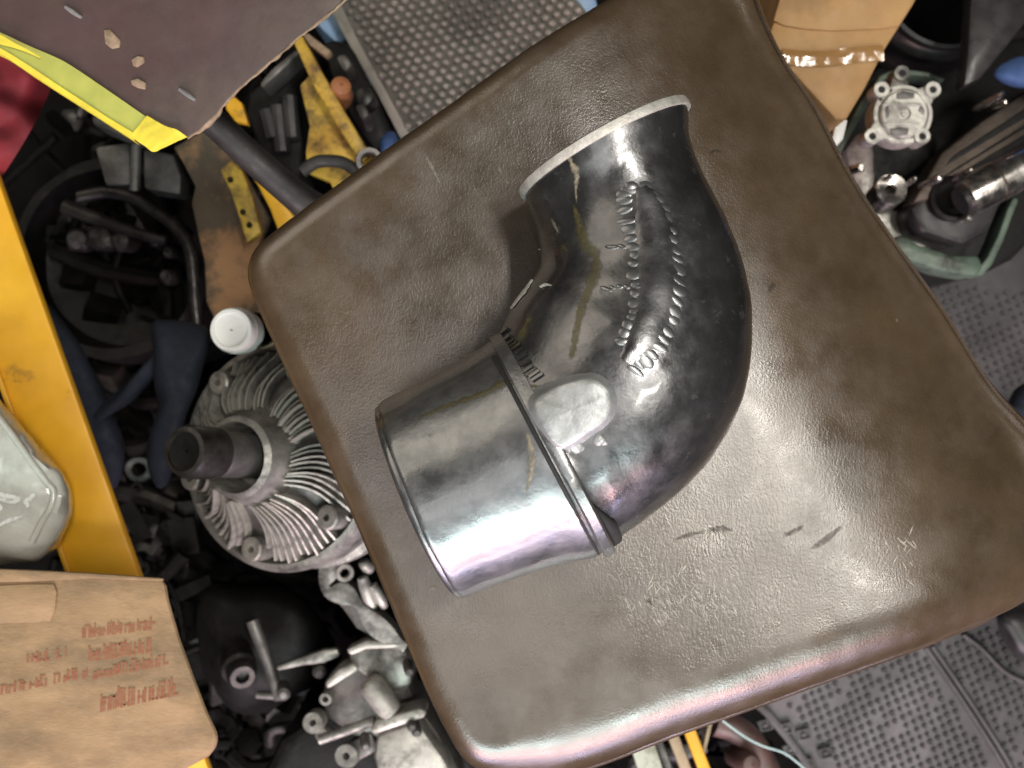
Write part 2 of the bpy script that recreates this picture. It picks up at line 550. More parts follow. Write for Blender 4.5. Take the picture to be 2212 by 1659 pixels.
def hit(bvh, x, y):
    o = Vector((0, 0, CAM_Z))
    d = (P(x, y, 0.3) - o).normalized()
    loc, n, i, dist = bvh.ray_cast(o, d)
    if n is not None and n.dot(d) > 0:
        n = -n
    return loc, n


FADED = {}


def film(mat):
    """the same material as a thin film that thins out towards its edges"""
    if mat.name in FADED:
        return FADED[mat.name]
    m = mat.copy()
    m.name = mat.name + "_film"
    nt = m.node_tree
    out = [n for n in nt.nodes if n.type == 'OUTPUT_MATERIAL'][0]
    b = nt.nodes["Principled BSDF"]
    at = nt.nodes.new("ShaderNodeAttribute")
    at.attribute_name = "film"
    tr = nt.nodes.new("ShaderNodeBsdfTransparent")
    mx = nt.nodes.new("ShaderNodeMixShader")
    nt.links.new(at.outputs["Fac"], mx.inputs[0])
    nt.links.new(tr.outputs[0], mx.inputs[1])
    nt.links.new(b.outputs[0], mx.inputs[2])
    nt.links.new(mx.outputs[0], out.inputs[0])
    FADED[mat.name] = m
    return m


def drape(bvh, pts, w, name, mat, parent, lift=0.00012, n=10, wj=0.5, fade=True, top=0.9):
    """a thin strip lying on a surface; pts in photo units, w = half widths in photo units"""
    c = crom([Vector((x, y, 0)) for x, y in pts], n)
    wv = w if isinstance(w, (list, tuple)) else [w] * len(pts)
    ww = crom([Vector((a, 0, 0)) for a in wv], n)
    rows, al = [], []
    for i, p in enumerate(c):
        t = (c[min(i + 1, len(c) - 1)] - c[max(i - 1, 0)]).normalized()
        s_ = Vector((-t.y, t.x, 0))
        row = []
        hw = max(0.3, ww[i].x) * (1 + wj * noise.noise(Vector((p.x * .11, p.y * .11, 9)))) * (1.5 if fade else 1)
        e = min(1, i / 4, (len(c) - 1 - i) / 4)
        for k in range(9):
            q = k / 4 - 1
            a = p + s_ * hw * q
            loc, nn = hit(bvh, a.x, a.y)
            if loc is None:
                break
            prf = math.cos(q * math.pi / 2) ** 0.8 if abs(q) < 1 else 0.0
            row.append(loc + nn * (lift * (0.4 + prf)))
            al.append(prf * e * top * (0.75 + 0.6 * noise.noise(Vector((a.x * .13, a.y * .13, 4)))))
        if len(row) == 9:
            rows.append(row)
        else:
            del al[len(al) - len(row):]
    if len(rows) < 2:
        return None
    o = MB().ring_loft(rows, closed_u=False).build(name, film(mat) if fade else mat, parent, smooth=80)
    if fade:
        a = o.data.attributes.new("film", 'FLOAT', 'POINT')
        a.data.foreach_set("value", [max(0.0, min(1.0, x)) for x in al])
    return o


for pts, w in [([(1452, 1168), (1490, 1155), (1525, 1148)], [2, 4, 3]), ([(1525, 1147), (1560, 1142), (1585, 1146)], [4, 6, 2]),
               ([(1690, 1158), (1715, 1148), (1738, 1134)], [3, 5, 2]), ([(1748, 1188), (1785, 1165), (1822, 1133)], [3, 6, 3]),
               ([(1660, 634), (1667, 620), (1674, 612)], [2, 6, 3]), ([(1533, 332), (1545, 326), (1562, 330)], [2, 3, 1]),
               ([(1395, 1296), (1402, 1302), (1408, 1318)], [4, 4, 2])]:
    o = drape(seat_bvh, pts, w, "dent_shade", MAT_DENT_SHADE, seat_t, top=0.6)  # dark film paints the shade in dents and creases of the vinyl
for pts, w in [([(916, 330), (935, 365), (958, 412)], [1.5, 3, 1]), ([(1073, 345), (1080, 368), (1086, 380)], [2, 3, 1]),
               ([(1097, 262), (1100, 267), (1103, 270)], [2, 4, 2]), ([(1093, 388), (1096, 394), (1099, 398)], [2, 4, 2]),
               ([(925, 1276), (933, 1270), (943, 1268)], [2, 4, 2]), ([(1934, 688), (1937, 692), (1938, 697)], [1, 2.5, 1])]:
    o = drape(seat_bvh, pts, w, "pale_scratch", MAT_SCUFF_L, seat_t)

rs = random.Random(3)  # fine rubbed scratches; their gloss glints are painted in as pale colour
for n_, bx in ((64, (1400, 1235, 1600, 1335)), (26, (1345, 1275, 1440, 1345)), (34, (1830, 1150, 1975, 1250))):
    for _ in range(n_):
        x, y = rs.uniform(bx[0], bx[2]), rs.uniform(bx[1], bx[3]) - (0 if bx[0] > 1500 else (rs.uniform(0, 1) * 20))
        l = rs.uniform(14, 38)
        a = rs.choice((1.05, 1.2, -1.0, 0.8)) + rs.uniform(-.2, .2)
        drape(seat_bvh, [(x, y), (x + l * math.cos(a) * .5 + rs.uniform(-1, 1), y + l * math.sin(a) * .5), (x + l * math.cos(a), y + l * math.sin(a))],
              [0.5, 1.0, 0.7], "pale_scratch", MAT_SCRATCH_GLINT, seat_t, n=7, top=rs.uniform(0.6, 1.2))

# ------------------------------------------------------------------ elbow pipe
pipe_t = thing("pipe_elbow", "curved silver and dark grey cast metal pipe elbow lying on the brown seat", "pipe elbow",
               P(1290, 760, SEAT))
ST = [((1130, 418), (1483, 232)), ((1139, 445), (1487, 264)), ((1150, 470), (1491, 305)), ((1162, 505), (1516, 376)),
      ((1168, 545), (1562, 470)), ((1166, 575), (1600, 570)), ((1150, 605), (1621, 690)), ((1128, 635), (1607, 840)),
      ((1108, 665), (1560, 950)), ((1095, 690), (1490, 1040)), ((1085, 708), (1400, 1115)), ((1078, 722), (1328, 1165)),
      ((1055, 738), (1287, 1200)), ((1010, 766), (1220, 1214)), ((950, 802), (1150, 1235)), ((880, 838), (1065, 1265)),
      ((818, 870), (1005, 1292))]
SEG = 64
ND = 12


def station(t):
    """section of the pipe at station parameter t (0..16) -> centre, u, r, rz"""
    i = min(int(t), len(ST) - 2)
    f = t - i

    def cr(side):
        p = [Vector((*ST[max(0, min(len(ST) - 1, i + d))][side], 0)) for d in (-1, 0, 1, 2)]
        if i == 0:
            p[0] = p[1] * 2 - p[2]
        if i + 2 > len(ST) - 1:
            p[3] = p[2] * 2 - p[1]
        return 0.5 * ((2 * p[1]) + (p[2] - p[0]) * f + (2 * p[0] - 5 * p[1] + 4 * p[2] - p[3]) * f * f
                      + (3 * p[1] - p[0] - 3 * p[2] + p[3]) * f ** 3)
    a, b = cr(0), cr(1)
    rz = 0.033
    for _ in range(4):
        z = SEAT + rz
        A, B = P(a.x, a.y, z), P(b.x, b.y, z)
        r = (B - A).length / 2
        rz = 0.55 * r + 0.45 * 0.0315
    c = (A + B) / 2
    c.z = SEAT + rz - 0.0012
    u = (B - A).normalized()
    return c, u, r, rz


def sec(t, dr=0.0, shift=0.0, angs=None, drf=None):
    c, u, r, rz = station(t)
    ax = Vector((u.y, -u.x, 0))
    c = c + ax * shift
    out = []
    for a in (angs or [2 * math.pi * k / SEG for k in range(SEG)]):
        d = dr + (drf(a) if drf else 0)
        out.append(c + u * ((r + d) * math.cos(a)) + Vector((0, 0, (rz + d) * math.sin(a))))
    return out


def wob(rings, amp, sc):
    for r in rings:
        for p in r:
            p += noise.noise_vector(p * sc) * amp
    return rings


# body of the bend, socket as second part
t0, tc_, t1 = 0.0, 11.45, 16.0
ts = [t0 + (tc_ - t0) * k / (11 * ND) for k in range(11 * ND + 1)]
outer = [sec(t) for t in ts]
inn = [sec(t, -0.0028) for t in reversed(ts)]
wob(outer, 0.00045, 45)
wob(outer, 0.00018, 150)
mb = MB().ring_loft(outer + inn, closed_v=True)
bend = mb.build("bend", MAT_PIPE, pipe_t, smooth=60)
ts = [tc_ + (t1 - tc_) * k / (5 * ND) for k in range(5 * ND + 1)]


def soc_dr(t):
    d = 0.0
    if t > 15.80:
        d -= 0.0008 * ((t - 15.80) / 0.2) ** 2
    return d


outer_s = [sec(t, soc_dr(t)) for t in ts]
inn_s = [sec(t, -0.0030) for t in reversed(ts)]
wob(outer_s, 0.0004, 50)
wob(outer_s, 0.00015, 150)
mb2 = MB().ring_loft(outer_s + inn_s, closed_v=True)
mb2.build("socket", MAT_SOCKET, pipe_t, smooth=60)
allv = mb.v + mb2.v
allf = mb.f + [tuple(i + len(mb.v) for i in f) for f in mb2.f]
pipe_bvh = BVHTree.FromPolygons([tuple(v) for v in allv], allf)

# rims
c0, u0, r0, rz0 = station(0.0)
ax0 = Vector((u0.y, -u0.x, 0))
c1_, _, _, _ = station(0.5)
sgn = 1 if (c1_ - c0).dot(ax0) < 0 else -1
prof = [(-0.0030, -0.0012), (-0.0030, 0.0018), (-0.0006, 0.0022), (0.0006, 0.0017), (0.0009, 0.0), (0.0007, -0.0010)]
MB().ring_loft([sec(0.0, d, sgn * s) for d, s in prof], closed_v=True).build("rim", MAT_RIM, pipe_t, smooth=40)
c9, u9, r9, rz9 = station(16.0)
ax9 = Vector((u9.y, -u9.x, 0))
cp, _, _, _ = station(15.5)
sg9 = 1 if (c9 - cp).dot(ax9) > 0 else -1
prof = [(-0.0032, -0.001), (-0.0032, 0.0010), (-0.0018, 0.0016), (-0.0010, 0.0012), (-0.0006, 0.0), (-0.0008, -0.001)]
MB().ring_loft([sec(16.0, d, sg9 * s) for d, s in prof], closed_v=True).build("rim", MAT_SOCKET, pipe_t, smooth=60)

# collar ring between bend and socket
A180 = [R(a) for a in range(-25, 206, 3)]


def collar_rings(prof, t, angs, drf=None):
    return [sec(t, d, s, angs, drf) for d, s in prof]


cs = station(11.2)
ax = Vector((cs[1].y, -cs[1].x, 0))
dirs = 1 if (station(12)[0] - station(11)[0]).dot(ax) > 0 else -1
colp = [(-0.001, -0.0022), (0.0019, -0.0020), (0.0026, -0.0013), (0.0026, 0.0012), (0.0019, 0.0018), (-0.001, 0.0022)]
a_low = [R(a) for a in range(-30, 190, 3)]


def flange(a, d):
    if d < 0.0007:
        return d
    f = min(1.0, max(0.0, (R(118) - a) / R(60)))
    return 0.0007 + (d - 0.0007) * (f * f * (3 - 2 * f))


MB().ring_loft([sec(11.42, 0, dirs * s_, a_low, lambda a, d_=d_: flange(a, d_)) for d_, s_ in colp], closed_u=False).build("collar", MAT_COLLAR, pipe_t, smooth=40)
# gap shade painted as black strips: line on socket side, wider on bend side
gap_line = []
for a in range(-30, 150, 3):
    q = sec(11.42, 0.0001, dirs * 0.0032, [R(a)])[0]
    gap_line.append(q)
MB().tube(gap_line, 0.0008, 6).build("gap_shade", MAT_GAP_SHADE, pipe_t, smooth=80)
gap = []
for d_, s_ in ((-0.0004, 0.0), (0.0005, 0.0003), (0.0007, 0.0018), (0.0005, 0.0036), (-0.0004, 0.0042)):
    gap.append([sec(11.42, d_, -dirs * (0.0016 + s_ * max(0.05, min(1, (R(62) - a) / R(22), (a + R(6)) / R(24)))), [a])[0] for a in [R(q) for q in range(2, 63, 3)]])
MB().ring_loft(gap, closed_u=False).build("gap_shade", MAT_GAP_SHADE, pipe_t, smooth=80)

# thread ridges at the upper end of the collar
rid = MB().box((0, 0, 0), 0.0042, 0.00055, 0.0007)
rid_me = None
ridge_src = None
for i in range(12):
    f = i / 11
    x, y = 1092 + 70 * f, 716 + 105 * f + 6 * math.sin(i)
    loc, n = hit(pipe_bvh, x, y)
    if loc is None:
        continue
    n = n.normalized()
    tdir = (P(1170, 835, 0.5) - P(1092, 716, 0.5)).normalized()
    ydir = (tdir - n * tdir.dot(n)).normalized()
    xdir = ydir.cross(n)
    q = Matrix((xdir, ydir, n)).transposed().to_quaternion()
    if ridge_src is None:
        b = MB().box((0, 0, 0), 0.0040, 0.0009, 0.0009)
        me = bpy.data.meshes.new("thread_ridge")
        me.from_pydata([tuple(v) for v in b.v], [], b.f)
        me.materials.append(MAT_PIPE)
        ridge_src = bpy.data.objects.new("thread_ridge", me)
        COL.objects.link(ridge_src)
        ridge_src.parent = pipe_t
        ridge_src.rotation_mode = 'QUATERNION'
        ridge_src.rotation_quaternion = q
        ridge_src.location = loc + n * 0.0004 - wloc(pipe_t)
    else:
        copy_part(ridge_src, pipe_t, loc + n * 0.0004, q, (1 - 0.25 * random.random(), 1, 1))

# raised pad by the collar
pad = crom([Vector((x, y, 0)) for x, y in [(1152, 868), (1178, 846), (1225, 826), (1278, 816), (1312, 836), (1324, 872),
                                           (1310, 908), (1270, 938), (1222, 966), (1190, 952), (1166, 912)]], 5, True)
pc = sum(pad, Vector()) / len(pad)
rings = []
for sc, dz in ((1.42, -0.005), (1.16, -0.0006), (1.06, 0.0014), (0.99, 0.0030), (0.93, 0.0036), (0.75, 0.0038), (0.40, 0.0038), (0.02, 0.0037)):
    rr = []
    for p in pad:
        q = pc + (p - pc) * sc
        base, n = hit(pipe_bvh, pc.x + (p.x - pc.x) * min(sc, 1.1), pc.y + (p.y - pc.y) * min(sc, 1.1))
        z = base.z * 0.75 + 0.25 * (SEAT + 0.070) + dz * 0.85
        k = P(q.x, q.y, z)
        k.z += 0.0007 * noise.noise(k * 130) + 0.0003 * noise.noise(k * 420)
        rr.append(k)
    rings.append(rr)
MB().ring_loft(rings, cap1=True).build("raised_pad", MAT_BOSS, pipe_t, smooth=60)

# rows of cast ridges on the back of the bend
tick = MB().lathe((0, 0, -0.0006), [(0.0001, 0.0011), (0.0006, 0.00095), (0.00095, 0.0005), (0.00105, 0)][::-1], seg=10, cap1=True)
me = bpy.data.meshes.new("cast_ridge")
me.from_pydata([tuple(v) for v in tick.v], [], tick.f)
me.shade_smooth()
me.materials.append(MAT_SOCKET)
drape(pipe_bvh, [(1385, 405), (1405, 450), (1415, 520), (1420, 590), (1414, 660), (1392, 725), (1350, 780)], [14, 34, 42, 44, 40, 36, 16], "raised_band", MAT_PIPE, pipe_t,
      lift=0.00035, fade=False, wj=0.15)  # slight plateau added to shape the reflection between the ridge rows
rows = [([(1372, 398), (1348, 432), (1358, 500), (1372, 560), (1376, 630), (1366, 690), (1340, 745)], 20, 2.5, 0.15),
        ([(1392, 398), (1428, 440), (1450, 510), (1462, 580), (1462, 650), (1440, 715), (1400, 770), (1365, 805)], 22, 3.0, -0.6),
        ([(1310, 536), (1345, 532), (1395, 530), (1420, 528)], 7, 0.8, 1.2), ([(1305, 622), (1340, 620), (1385, 622)], 5, 0.8, 1.2)]
src = None
for pts, n_, ln, rot in rows:
    c = crom([Vector((x, y, 0)) for x, y in pts], 40)
    for i in range(n_):
        p = c[int((len(c) - 1) * (i + 0.5) / n_)]
        loc, n = hit(pipe_bvh, p.x + random.uniform(-4, 4), p.y + random.uniform(-3, 3))
        if loc is None:
            continue
        xd = Vector((math.cos(rot + random.uniform(-.25, .25)), math.sin(rot + random.uniform(-.25, .25)), 0))
        xd = (xd - n * xd.dot(n)).normalized()
        yd = n.cross(xd)
        q = Matrix((xd, yd, n)).transposed().to_quaternion()
        s = (ln * random.uniform(0.7, 1.15), random.uniform(1.0, 2.0), random.uniform(0.28, 0.5))
        loc = loc + n * 0.0001
        if src is None:
            src = bpy.data.objects.new("cast_ridge", me)
            COL.objects.link(src)
            src.parent = pipe_t
            src.rotation_mode = 'QUATERNION'
            src.rotation_quaternion = q
            src.scale = s
            src.location = loc - wloc(pipe_t)
        else:
            copy_part(src, pipe_t, loc, q, s)

drape(pipe_bvh, [(1238, 440), (1250, 478), (1266, 530), (1288, 555), (1282, 600), (1262, 650), (1248, 700), (1240, 745), (1232, 780)],
      [4, 7, 10, 9, 9, 8, 7, 7, 3], "glue_streak", MAT_RESIN, pipe_t, wj=0.7)
drape(pipe_bvh, [(1200, 838), (1150, 834), (1090, 826), (1055, 846), (1010, 862), (960, 880), (900, 905)], [2, 3, 5, 5, 5, 4, 2], "glue_streak", MAT_RESIN, pipe_t, wj=0.8)
drape(pipe_bvh, [(1226, 322), (1234, 350), (1246, 376), (1244, 410), (1246, 440)], [3, 4, 5, 2, 1.5], "glue_streak", MAT_CREAM, pipe_t, wj=0.9)
drape(pipe_bvh, [(1137, 930), (1146, 960), (1150, 1000), (1143, 1040), (1136, 1068)], [2, 5, 5, 4, 1], "glue_streak", MAT_CREAM, pipe_t, wj=0.8)
drape(pipe_bvh, [(1190, 470), (1200, 490), (1208, 505)], [1.5, 2.5, 1], "glue_streak", MAT_CREAM, pipe_t)
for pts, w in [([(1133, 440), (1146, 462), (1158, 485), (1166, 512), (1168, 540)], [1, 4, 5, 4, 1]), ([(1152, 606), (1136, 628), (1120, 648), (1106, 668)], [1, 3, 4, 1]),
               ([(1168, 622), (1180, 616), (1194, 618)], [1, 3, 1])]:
    drape(pipe_bvh, pts, w, "inner_bend_strip", MAT_RIM, pipe_t, lift=0.0006, fade=False, wj=0.9)  # bright ragged strip raised along the inner bend
for x, y, r in ((1242, 962, 0.0018), (1226, 970, 0.0010), (1254, 968, 0.0007), (1294, 950, 0.0014), (1306, 957, 0.0006), (1208, 984, 0.0009)):
    loc, n = hit(pipe_bvh, x, y)
    MB().lathe(loc - n * r * 0.4, [(r * 1.5, 0), (r * 1.3, r * 0.5), (r * 0.8, r * 0.85), (r * 0.05, r)], n, 12, sx=random.uniform(0.7, 1.2)).build("burr", MAT_BOSS, pipe_t, smooth=80, jit=r * 0.5, jscale=700)

# ------------------------------------------------------------------ brown board with tape (upper left)
ZB = 0.445
brd = thing("brown_board", "dark brown chipboard panel with bright tape along its torn corner", "board", P(350, 120, ZB - 0.014))
poly = [(-90, -90), (820, -70), (735, 4), (700, 38), (640, 84), (585, 132), (500, 206), (468, 246), (430, 282), (404, 298), (334, 326), (300, 312),
        (150, 205), (0, 114), (-90, 62)]
MB().prism(poly, ZB, 0.008, (-0.006, 0.006)).build("panel", MAT_BOARD, brd, bevel=0.0006)
mb = MB()
edge = crom([P(x, y, ZB - 0.0022) for x, y in [(404, 297), (432, 281), (468, 247), (500, 207), (585, 133), (640, 85), (700, 39), (760, -12)]], 8)
er = [0.0011 * (0.45 + 0.9 * abs(noise.noise(p * 130))) for p in edge]
mb.tube(edge, er, 7)
mb.build("torn_edge", MAT_BOARDEDGE, brd, smooth=60, jit=0.0006, jscale=400)


def strip(top, low, z, name, mat, parent, amp=0.0004, n=10, over=None):
    a = crom([P(x, y, z) for x, y in top], n)
    b = crom([P(x, y, z) for x, y in low], n)
    m = min(len(a), len(b))
    rows = []
    for i in range(m):
        row = []
        for q in range(7):
            p = a[i].lerp(b[i], q / 6)
            p.z += amp * (1 + noise.noise(p * 120)) + amp * 0.5 * noise.noise(p * 420)
            if over and q == 6:
                p.z -= over
            row.append(p)
        rows.append(row)
    return MB().ring_loft(rows, closed_u=False).build(name, mat, parent, smooth=70)


strip([(-60, 48), (0, 70), (60, 98), (120, 124), (160, 146), (240, 200), (318, 254)],
      [(-60, 92), (0, 112), (60, 148), (120, 187), (160, 212), (225, 252), (290, 296)], ZB + 0.0004, "tape_strip", MAT_TAPE, brd)
strip([(-60, 80), (0, 104), (60, 140), (120, 180), (180, 219), (240, 258), (290, 288)],
      [(-60, 92), (0, 118), (60, 158), (120, 197), (180, 235), (240, 274), (292, 308)], ZB + 0.0009, "tape_fold", MAT_TAPE_Y, brd, over=0.006)
strip([(318, 250), (338, 262), (360, 274), (384, 282), (406, 297)],
      [(284, 294), (298, 306), (315, 317), (332, 329), (352, 322)], ZB + 0.0009, "tape_fold", MAT_TAPE_Y, brd, amp=0.0008)
strip([(-30, 68), (0, 75), (30, 92), (60, 108), (88, 124)], [(-30, 84), (0, 96), (30, 104), (60, 114), (86, 126)], ZB + 0.0018, "tape_fold", MAT_TAPE_Y, brd)
for (x, y) in [(158, 27), (404, 205)]:
    a, b = P(x - 17, y - 12, ZB + 0.0006), P(x + 17, y + 11, ZB + 0.0006)
    MB().tube([a, a.lerp(b, 0.5), b], [0.0006, 0.0009, 0.0006], 8).build("staple", MAT_STAPLE, brd)
for pts in ([(222, 62), (240, 66), (258, 86), (258, 102), (240, 104), (226, 90)], [(282, 128), (296, 122), (312, 120), (312, 134), (296, 144), (284, 138)],
            [(282, 172), (300, 168), (316, 180), (316, 192), (298, 190), (284, 184)]):
    mb = MB().prism(pts, ZB + 0.0006, 0.0012)
    mb.build("chip", MAT_BOARDEDGE, brd, bevel=0.0005, jit=0.0006, jscale=500)

# ------------------------------------------------------------------ red cloth
rows = []
for i in range(36):
    row = []
    for k in range(30):
        x = -170 + (310 - 150 * (i / 35) ** 1.6) * k / 29
        y = 70 + (330 + 14 * noise.noise(Vector((k * 0.3, 1, 1)))) * i / 35
        z = 0.345 + 0.012 * noise.noise(Vector((x * .011, y * .016, 2))) - 0.055 * max(0, (x - 40) / 100) ** 2 - 0.05 * max(0, (y - 320) / 100) ** 2
        row.append(P(x, y, z))
    rows.append(row)
tag(MB().ring_loft(rows, closed_u=False).build("red_cloth", MAT_RED, smooth=80), "crumpled dark red cloth under the taped edge of the brown board", "cloth")

# ------------------------------------------------------------------ yellow steel angle (left)
ZY = 0.335
yb = thing("yellow_angle_bar", "long yellow painted steel bar running under the printed cardboard box", "steel bar", P(150, 1000, ZY - 0.03))
sl = 0.357


def ybx(y, off):
    return (y - 400) * sl + off


MB().prism([(ybx(150, 0), 150), (ybx(1800, 0), 1800), (ybx(1800, -152), 1800), (ybx(150, -152), 150)], ZY, 0.006).build("flange", MAT_YELLOW, yb, bevel=0.0015)
MB().prism([(ybx(150, -146), 150), (ybx(1800, -146), 1800), (ybx(1800, -160), 1800), (ybx(150, -160), 150)], ZY + 0.002, 0.045).build("side_flange", MAT_YELLOW, yb, bevel=0.0012)

# ------------------------------------------------------------------ wrapped bottle (left)
zt = 0.375
bt = thing("wrapped_bottle", "greyish bottle in clear wrap with white marks, lying over the yellow bar", "bottle", P(40, 1040, zt - 0.06))
op = crom([Vector((x, y, 0)) for x, y in [(-140, 850), (-40, 842), (8, 872), (46, 918), (92, 970), (140, 1022), (160, 1066), (158, 1112), (138, 1160),
                                          (96, 1204), (40, 1222), (-60, 1222), (-140, 1200)]], 6, True)
oc = Vector((0, 1040, 0))
rings = []
for sc, z in ((0.86, zt - 0.06), (0.97, zt - 0.045), (1.0, zt - 0.028), (0.98, zt - 0.014), (0.90, zt - 0.005), (0.78, zt - 0.001), (0.5, zt), (0.2, zt + 0.0005), (0.01, zt + 0.0005)):
    rr = []
    for p in op:
        q = oc + (p - oc) * sc
        k = P(q.x, q.y, z)
        k += noise.noise_vector(k * 60) * 0.0022 + noise.noise_vector(k * 170) * 0.0009
        rr.append(k)
    rings.append(rr)
wb = MB().ring_loft(rings, cap0=True, cap1=True)
wbvh = BVHTree.FromPolygons([tuple(v) for v in wb.v], wb.f)
wb.build("bottle_body", MAT_WRAP, bt, smooth=70)
for pts, w in [([(-14, 1062), (8, 1070), (30, 1074), (40, 1078), (30, 1084), (8, 1080), (-10, 1074)], [4, 5, 5, 5, 4, 4, 3]),
               ([(78, 1064), (68, 1074), (58, 1082), (54, 1092)], [4, 5, 5, 4]), ([(56, 1082), (60, 1092), (62, 1098)], [3, 4, 3]),
               ([(-4, 1088), (2, 1096), (-2, 1104)], [3, 4, 3]), ([(-10, 1140), (20, 1124), (56, 1114)], [3, 4, 2])]:
    drape(wbvh, pts, w, "white_mark", MAT_WHITEINK, bt, lift=0.0004, wj=0.2, top=1.6)
seam = []
for x, y in [(-20, 880), (20, 930), (70, 1000), (100, 1040), (116, 1062), (110, 1096), (90, 1130), (70, 1170)]:
    loc, n = hit(wbvh, x, y)
    seam.append(loc)
MB().tube(crom(seam, 6), 0.0016, 6).build("wrap_seam", MAT_WRAP, bt, smooth=80)

# ------------------------------------------------------------------ printed cardboard box (lower left)
ZC = 0.40
cb = thing("cardboard_box", "dusty brown cardboard box printed with faded red lines", "cardboard box", P(170, 1460, ZC - 0.14))
poly = [(-220, 1222), (-60, 1226), (60, 1230), (200, 1237), (360, 1248), (368, 1296), (392, 1378), (425, 1468), (452, 1538), (472, 1580), (476, 1606), (455, 1632),
        (400, 1662), (330, 1700), (200, 1770), (-220, 1800)]
MB().prism(poly, ZC, 0.09, (-0.045, -0.040)).build("carton", MAT_CARD, cb, bevel=0.003, bseg=3)
MB().prism([(-220, 1262), (-20, 1266), (60, 1262), (116, 1262), (122, 1280), (118, 1318), (108, 1342), (40, 1346), (-220, 1352)], ZC + 0.0012, 0.0018).build("flap", MAT_CARD, cb, bevel=0.0004)
MB().prism([(-220, 1224), (-60, 1228), (60, 1232), (200, 1239), (352, 1250), (352, 1256), (200, 1250), (60, 1257), (-220, 1262)], ZC + 0.0016, 0.0018).build("flap", MAT_CARD, cb, bevel=0.0005)
ink = MB()


def ink_row(x0, y0, x1, y1, h, dens=1.0):
    x = x0
    while x < x1:
        w = random.uniform(3.0, 6.0)
        f = (x - x0) / (x1 - x0)
        yc = y0 + (y1 - y0) * f
        hh = h * random.uniform(0.55, 1.0)
        if random.random() < dens:
            yb_ = yc + h * 0.5 - random.choice((0, 0, 0, 3))
            q = [(x, yb_), (x + w, yb_ - 0.4), (x + w + 1, yb_ - hh), (x + 1, yb_ - hh + 0.6)]
            ink.f.append(tuple(range(len(ink.v), len(ink.v) + 4)))
            ink.v.extend([P(a, b, ZC + 0.0003) for a, b in q])
            if random.random() < 0.55:
                yy = yb_ - hh * random.choice((0.1, 0.45, 0.9))
                q = [(x, yy), (x + 13, yy - 1), (x + 13, yy - 4), (x, yy - 3)]
                ink.f.append(tuple(range(len(ink.v), len(ink.v) + 4)))
                ink.v.extend([P(a, b, ZC + 0.00035) for a, b in q])
        x += w + random.choice((0.8, 1.2, 1.6, 5.0))


ink_row(176, 1364, 326, 1346, 30)
ink_row(190, 1412, 326, 1392, 36)
ink_row(200, 1456, 356, 1424, 26)
ink_row(216, 1516, 375, 1482, 44)
ink_row(40, 1424, 140, 1408, 26, 0.55)
ink_row(0, 1488, 186, 1452, 26, 0.8)
ink.build("red_print", MAT_REDINK, cb)

# ------------------------------------------------------------------ finned disc (fan clutch)
ZF = 0.30
fc = Vector(P(598, 985, ZF))
fan = thing("finned_hub", "round grey aluminium hub with radial fins and a stubby dark shaft pointing up", "fan hub", fc - Vector((0, 0, 0.05)))
rf = PX(252, ZF)
tilt = Vector((-0.40, 0.05, 1)).normalized()
qf = Vector((0, 0, 1)).rotation_difference(tilt)
MB().lathe(fc, [(rf * 1.0, -0.045), (rf * 1.02, -0.038), (rf * 1.02, -0.030), (rf * 0.95, -0.028), (rf * 0.95, -0.02), (rf * 1.0, -0.018), (rf * 1.0, -0.004),
                (rf * 0.97, 0.0), (rf * 0.92, 0.001), (rf * 0.90, -0.004)], tilt, 72, cap0=True).build("hub_disc", MAT_ALU, fan, smooth=40)
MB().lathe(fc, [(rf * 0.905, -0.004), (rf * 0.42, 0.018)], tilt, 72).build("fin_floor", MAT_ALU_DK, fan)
MB().lathe(fc, [(rf * 0.44, 0.014), (rf * 0.35, 0.028), (rf * 0.335, 0.032), (rf * 0.29, 0.034), (rf * 0.27, 0.031), (rf * 0.25, 0.014), (0.001, 0.014)], tilt, 60).build("hub_ring", MAT_ALU, fan, smooth=40)
# one fin, bent like the casting, copied round
fm = MB()
sect = []
for i in range(9):
    f = i / 8
    rr = rf * (0.42 + 0.50 * f)
    off = 0.0035 * math.sin(f * math.pi * 1.3)
    up = 0.021 * (1 - f)
    h0, h1 = -0.006 + up, up + 0.0032 * (0.55 + 0.45 * math.sin(math.pi * min(1, f * 1.1 + 0.1)))
    w = 0.0006 + 0.0003 * f
    sect.append([Vector((rr, off - w, h0)), Vector((rr, off + w, h0)), Vector((rr, off + w * 0.6, h1)), Vector((rr, off - w * 0.6, h1))])
fm.ring_loft(sect, cap0=True, cap1=True)
fme = bpy.data.meshes.new("fin")
fme.from_pydata([tuple(v) for v in fm.v], [], fm.f)
fme.materials.append(MAT_ALU_PALE)
boss_ang = [R(a) for a in (-38, 12, 68, 128, 195, 262)]
first = None
NF = 80
for i in range(NF):
    a = 2 * math.pi * i / NF
    near = min(abs((a - b + math.pi) % (2 * math.pi) - math.pi) for b in boss_ang)
    sc = 1.0
    q = qf @ Matrix.Rotation(a, 3, 'Z').to_quaternion()
    o = bpy.data.objects.new("fin", fme)
    COL.objects.link(o)
    o.parent = fan
    o.rotation_mode = 'QUATERNION'
    o.rotation_quaternion = q
    o.location = fc - wloc(fan)
    o.scale = (random.uniform(0.93, 1.02), 1, random.uniform(0.9, 1.15))
    if near < 0.10:
        o.scale = (0.74, 1, 1)
for b in boss_ang:
    c = fc + qf @ Vector((rf * 0.79 * math.cos(b), rf * 0.79 * math.sin(b), 0.005))
    MB().lathe(c, [(0.0065, -0.006), (0.0060, 0.0055), (0.0050, 0.0062), (0.0018, 0.0062), (0.0016, 0.002), (0.0001, 0.002)], tilt, 20).build("bolt_boss", MAT_ALU, fan)
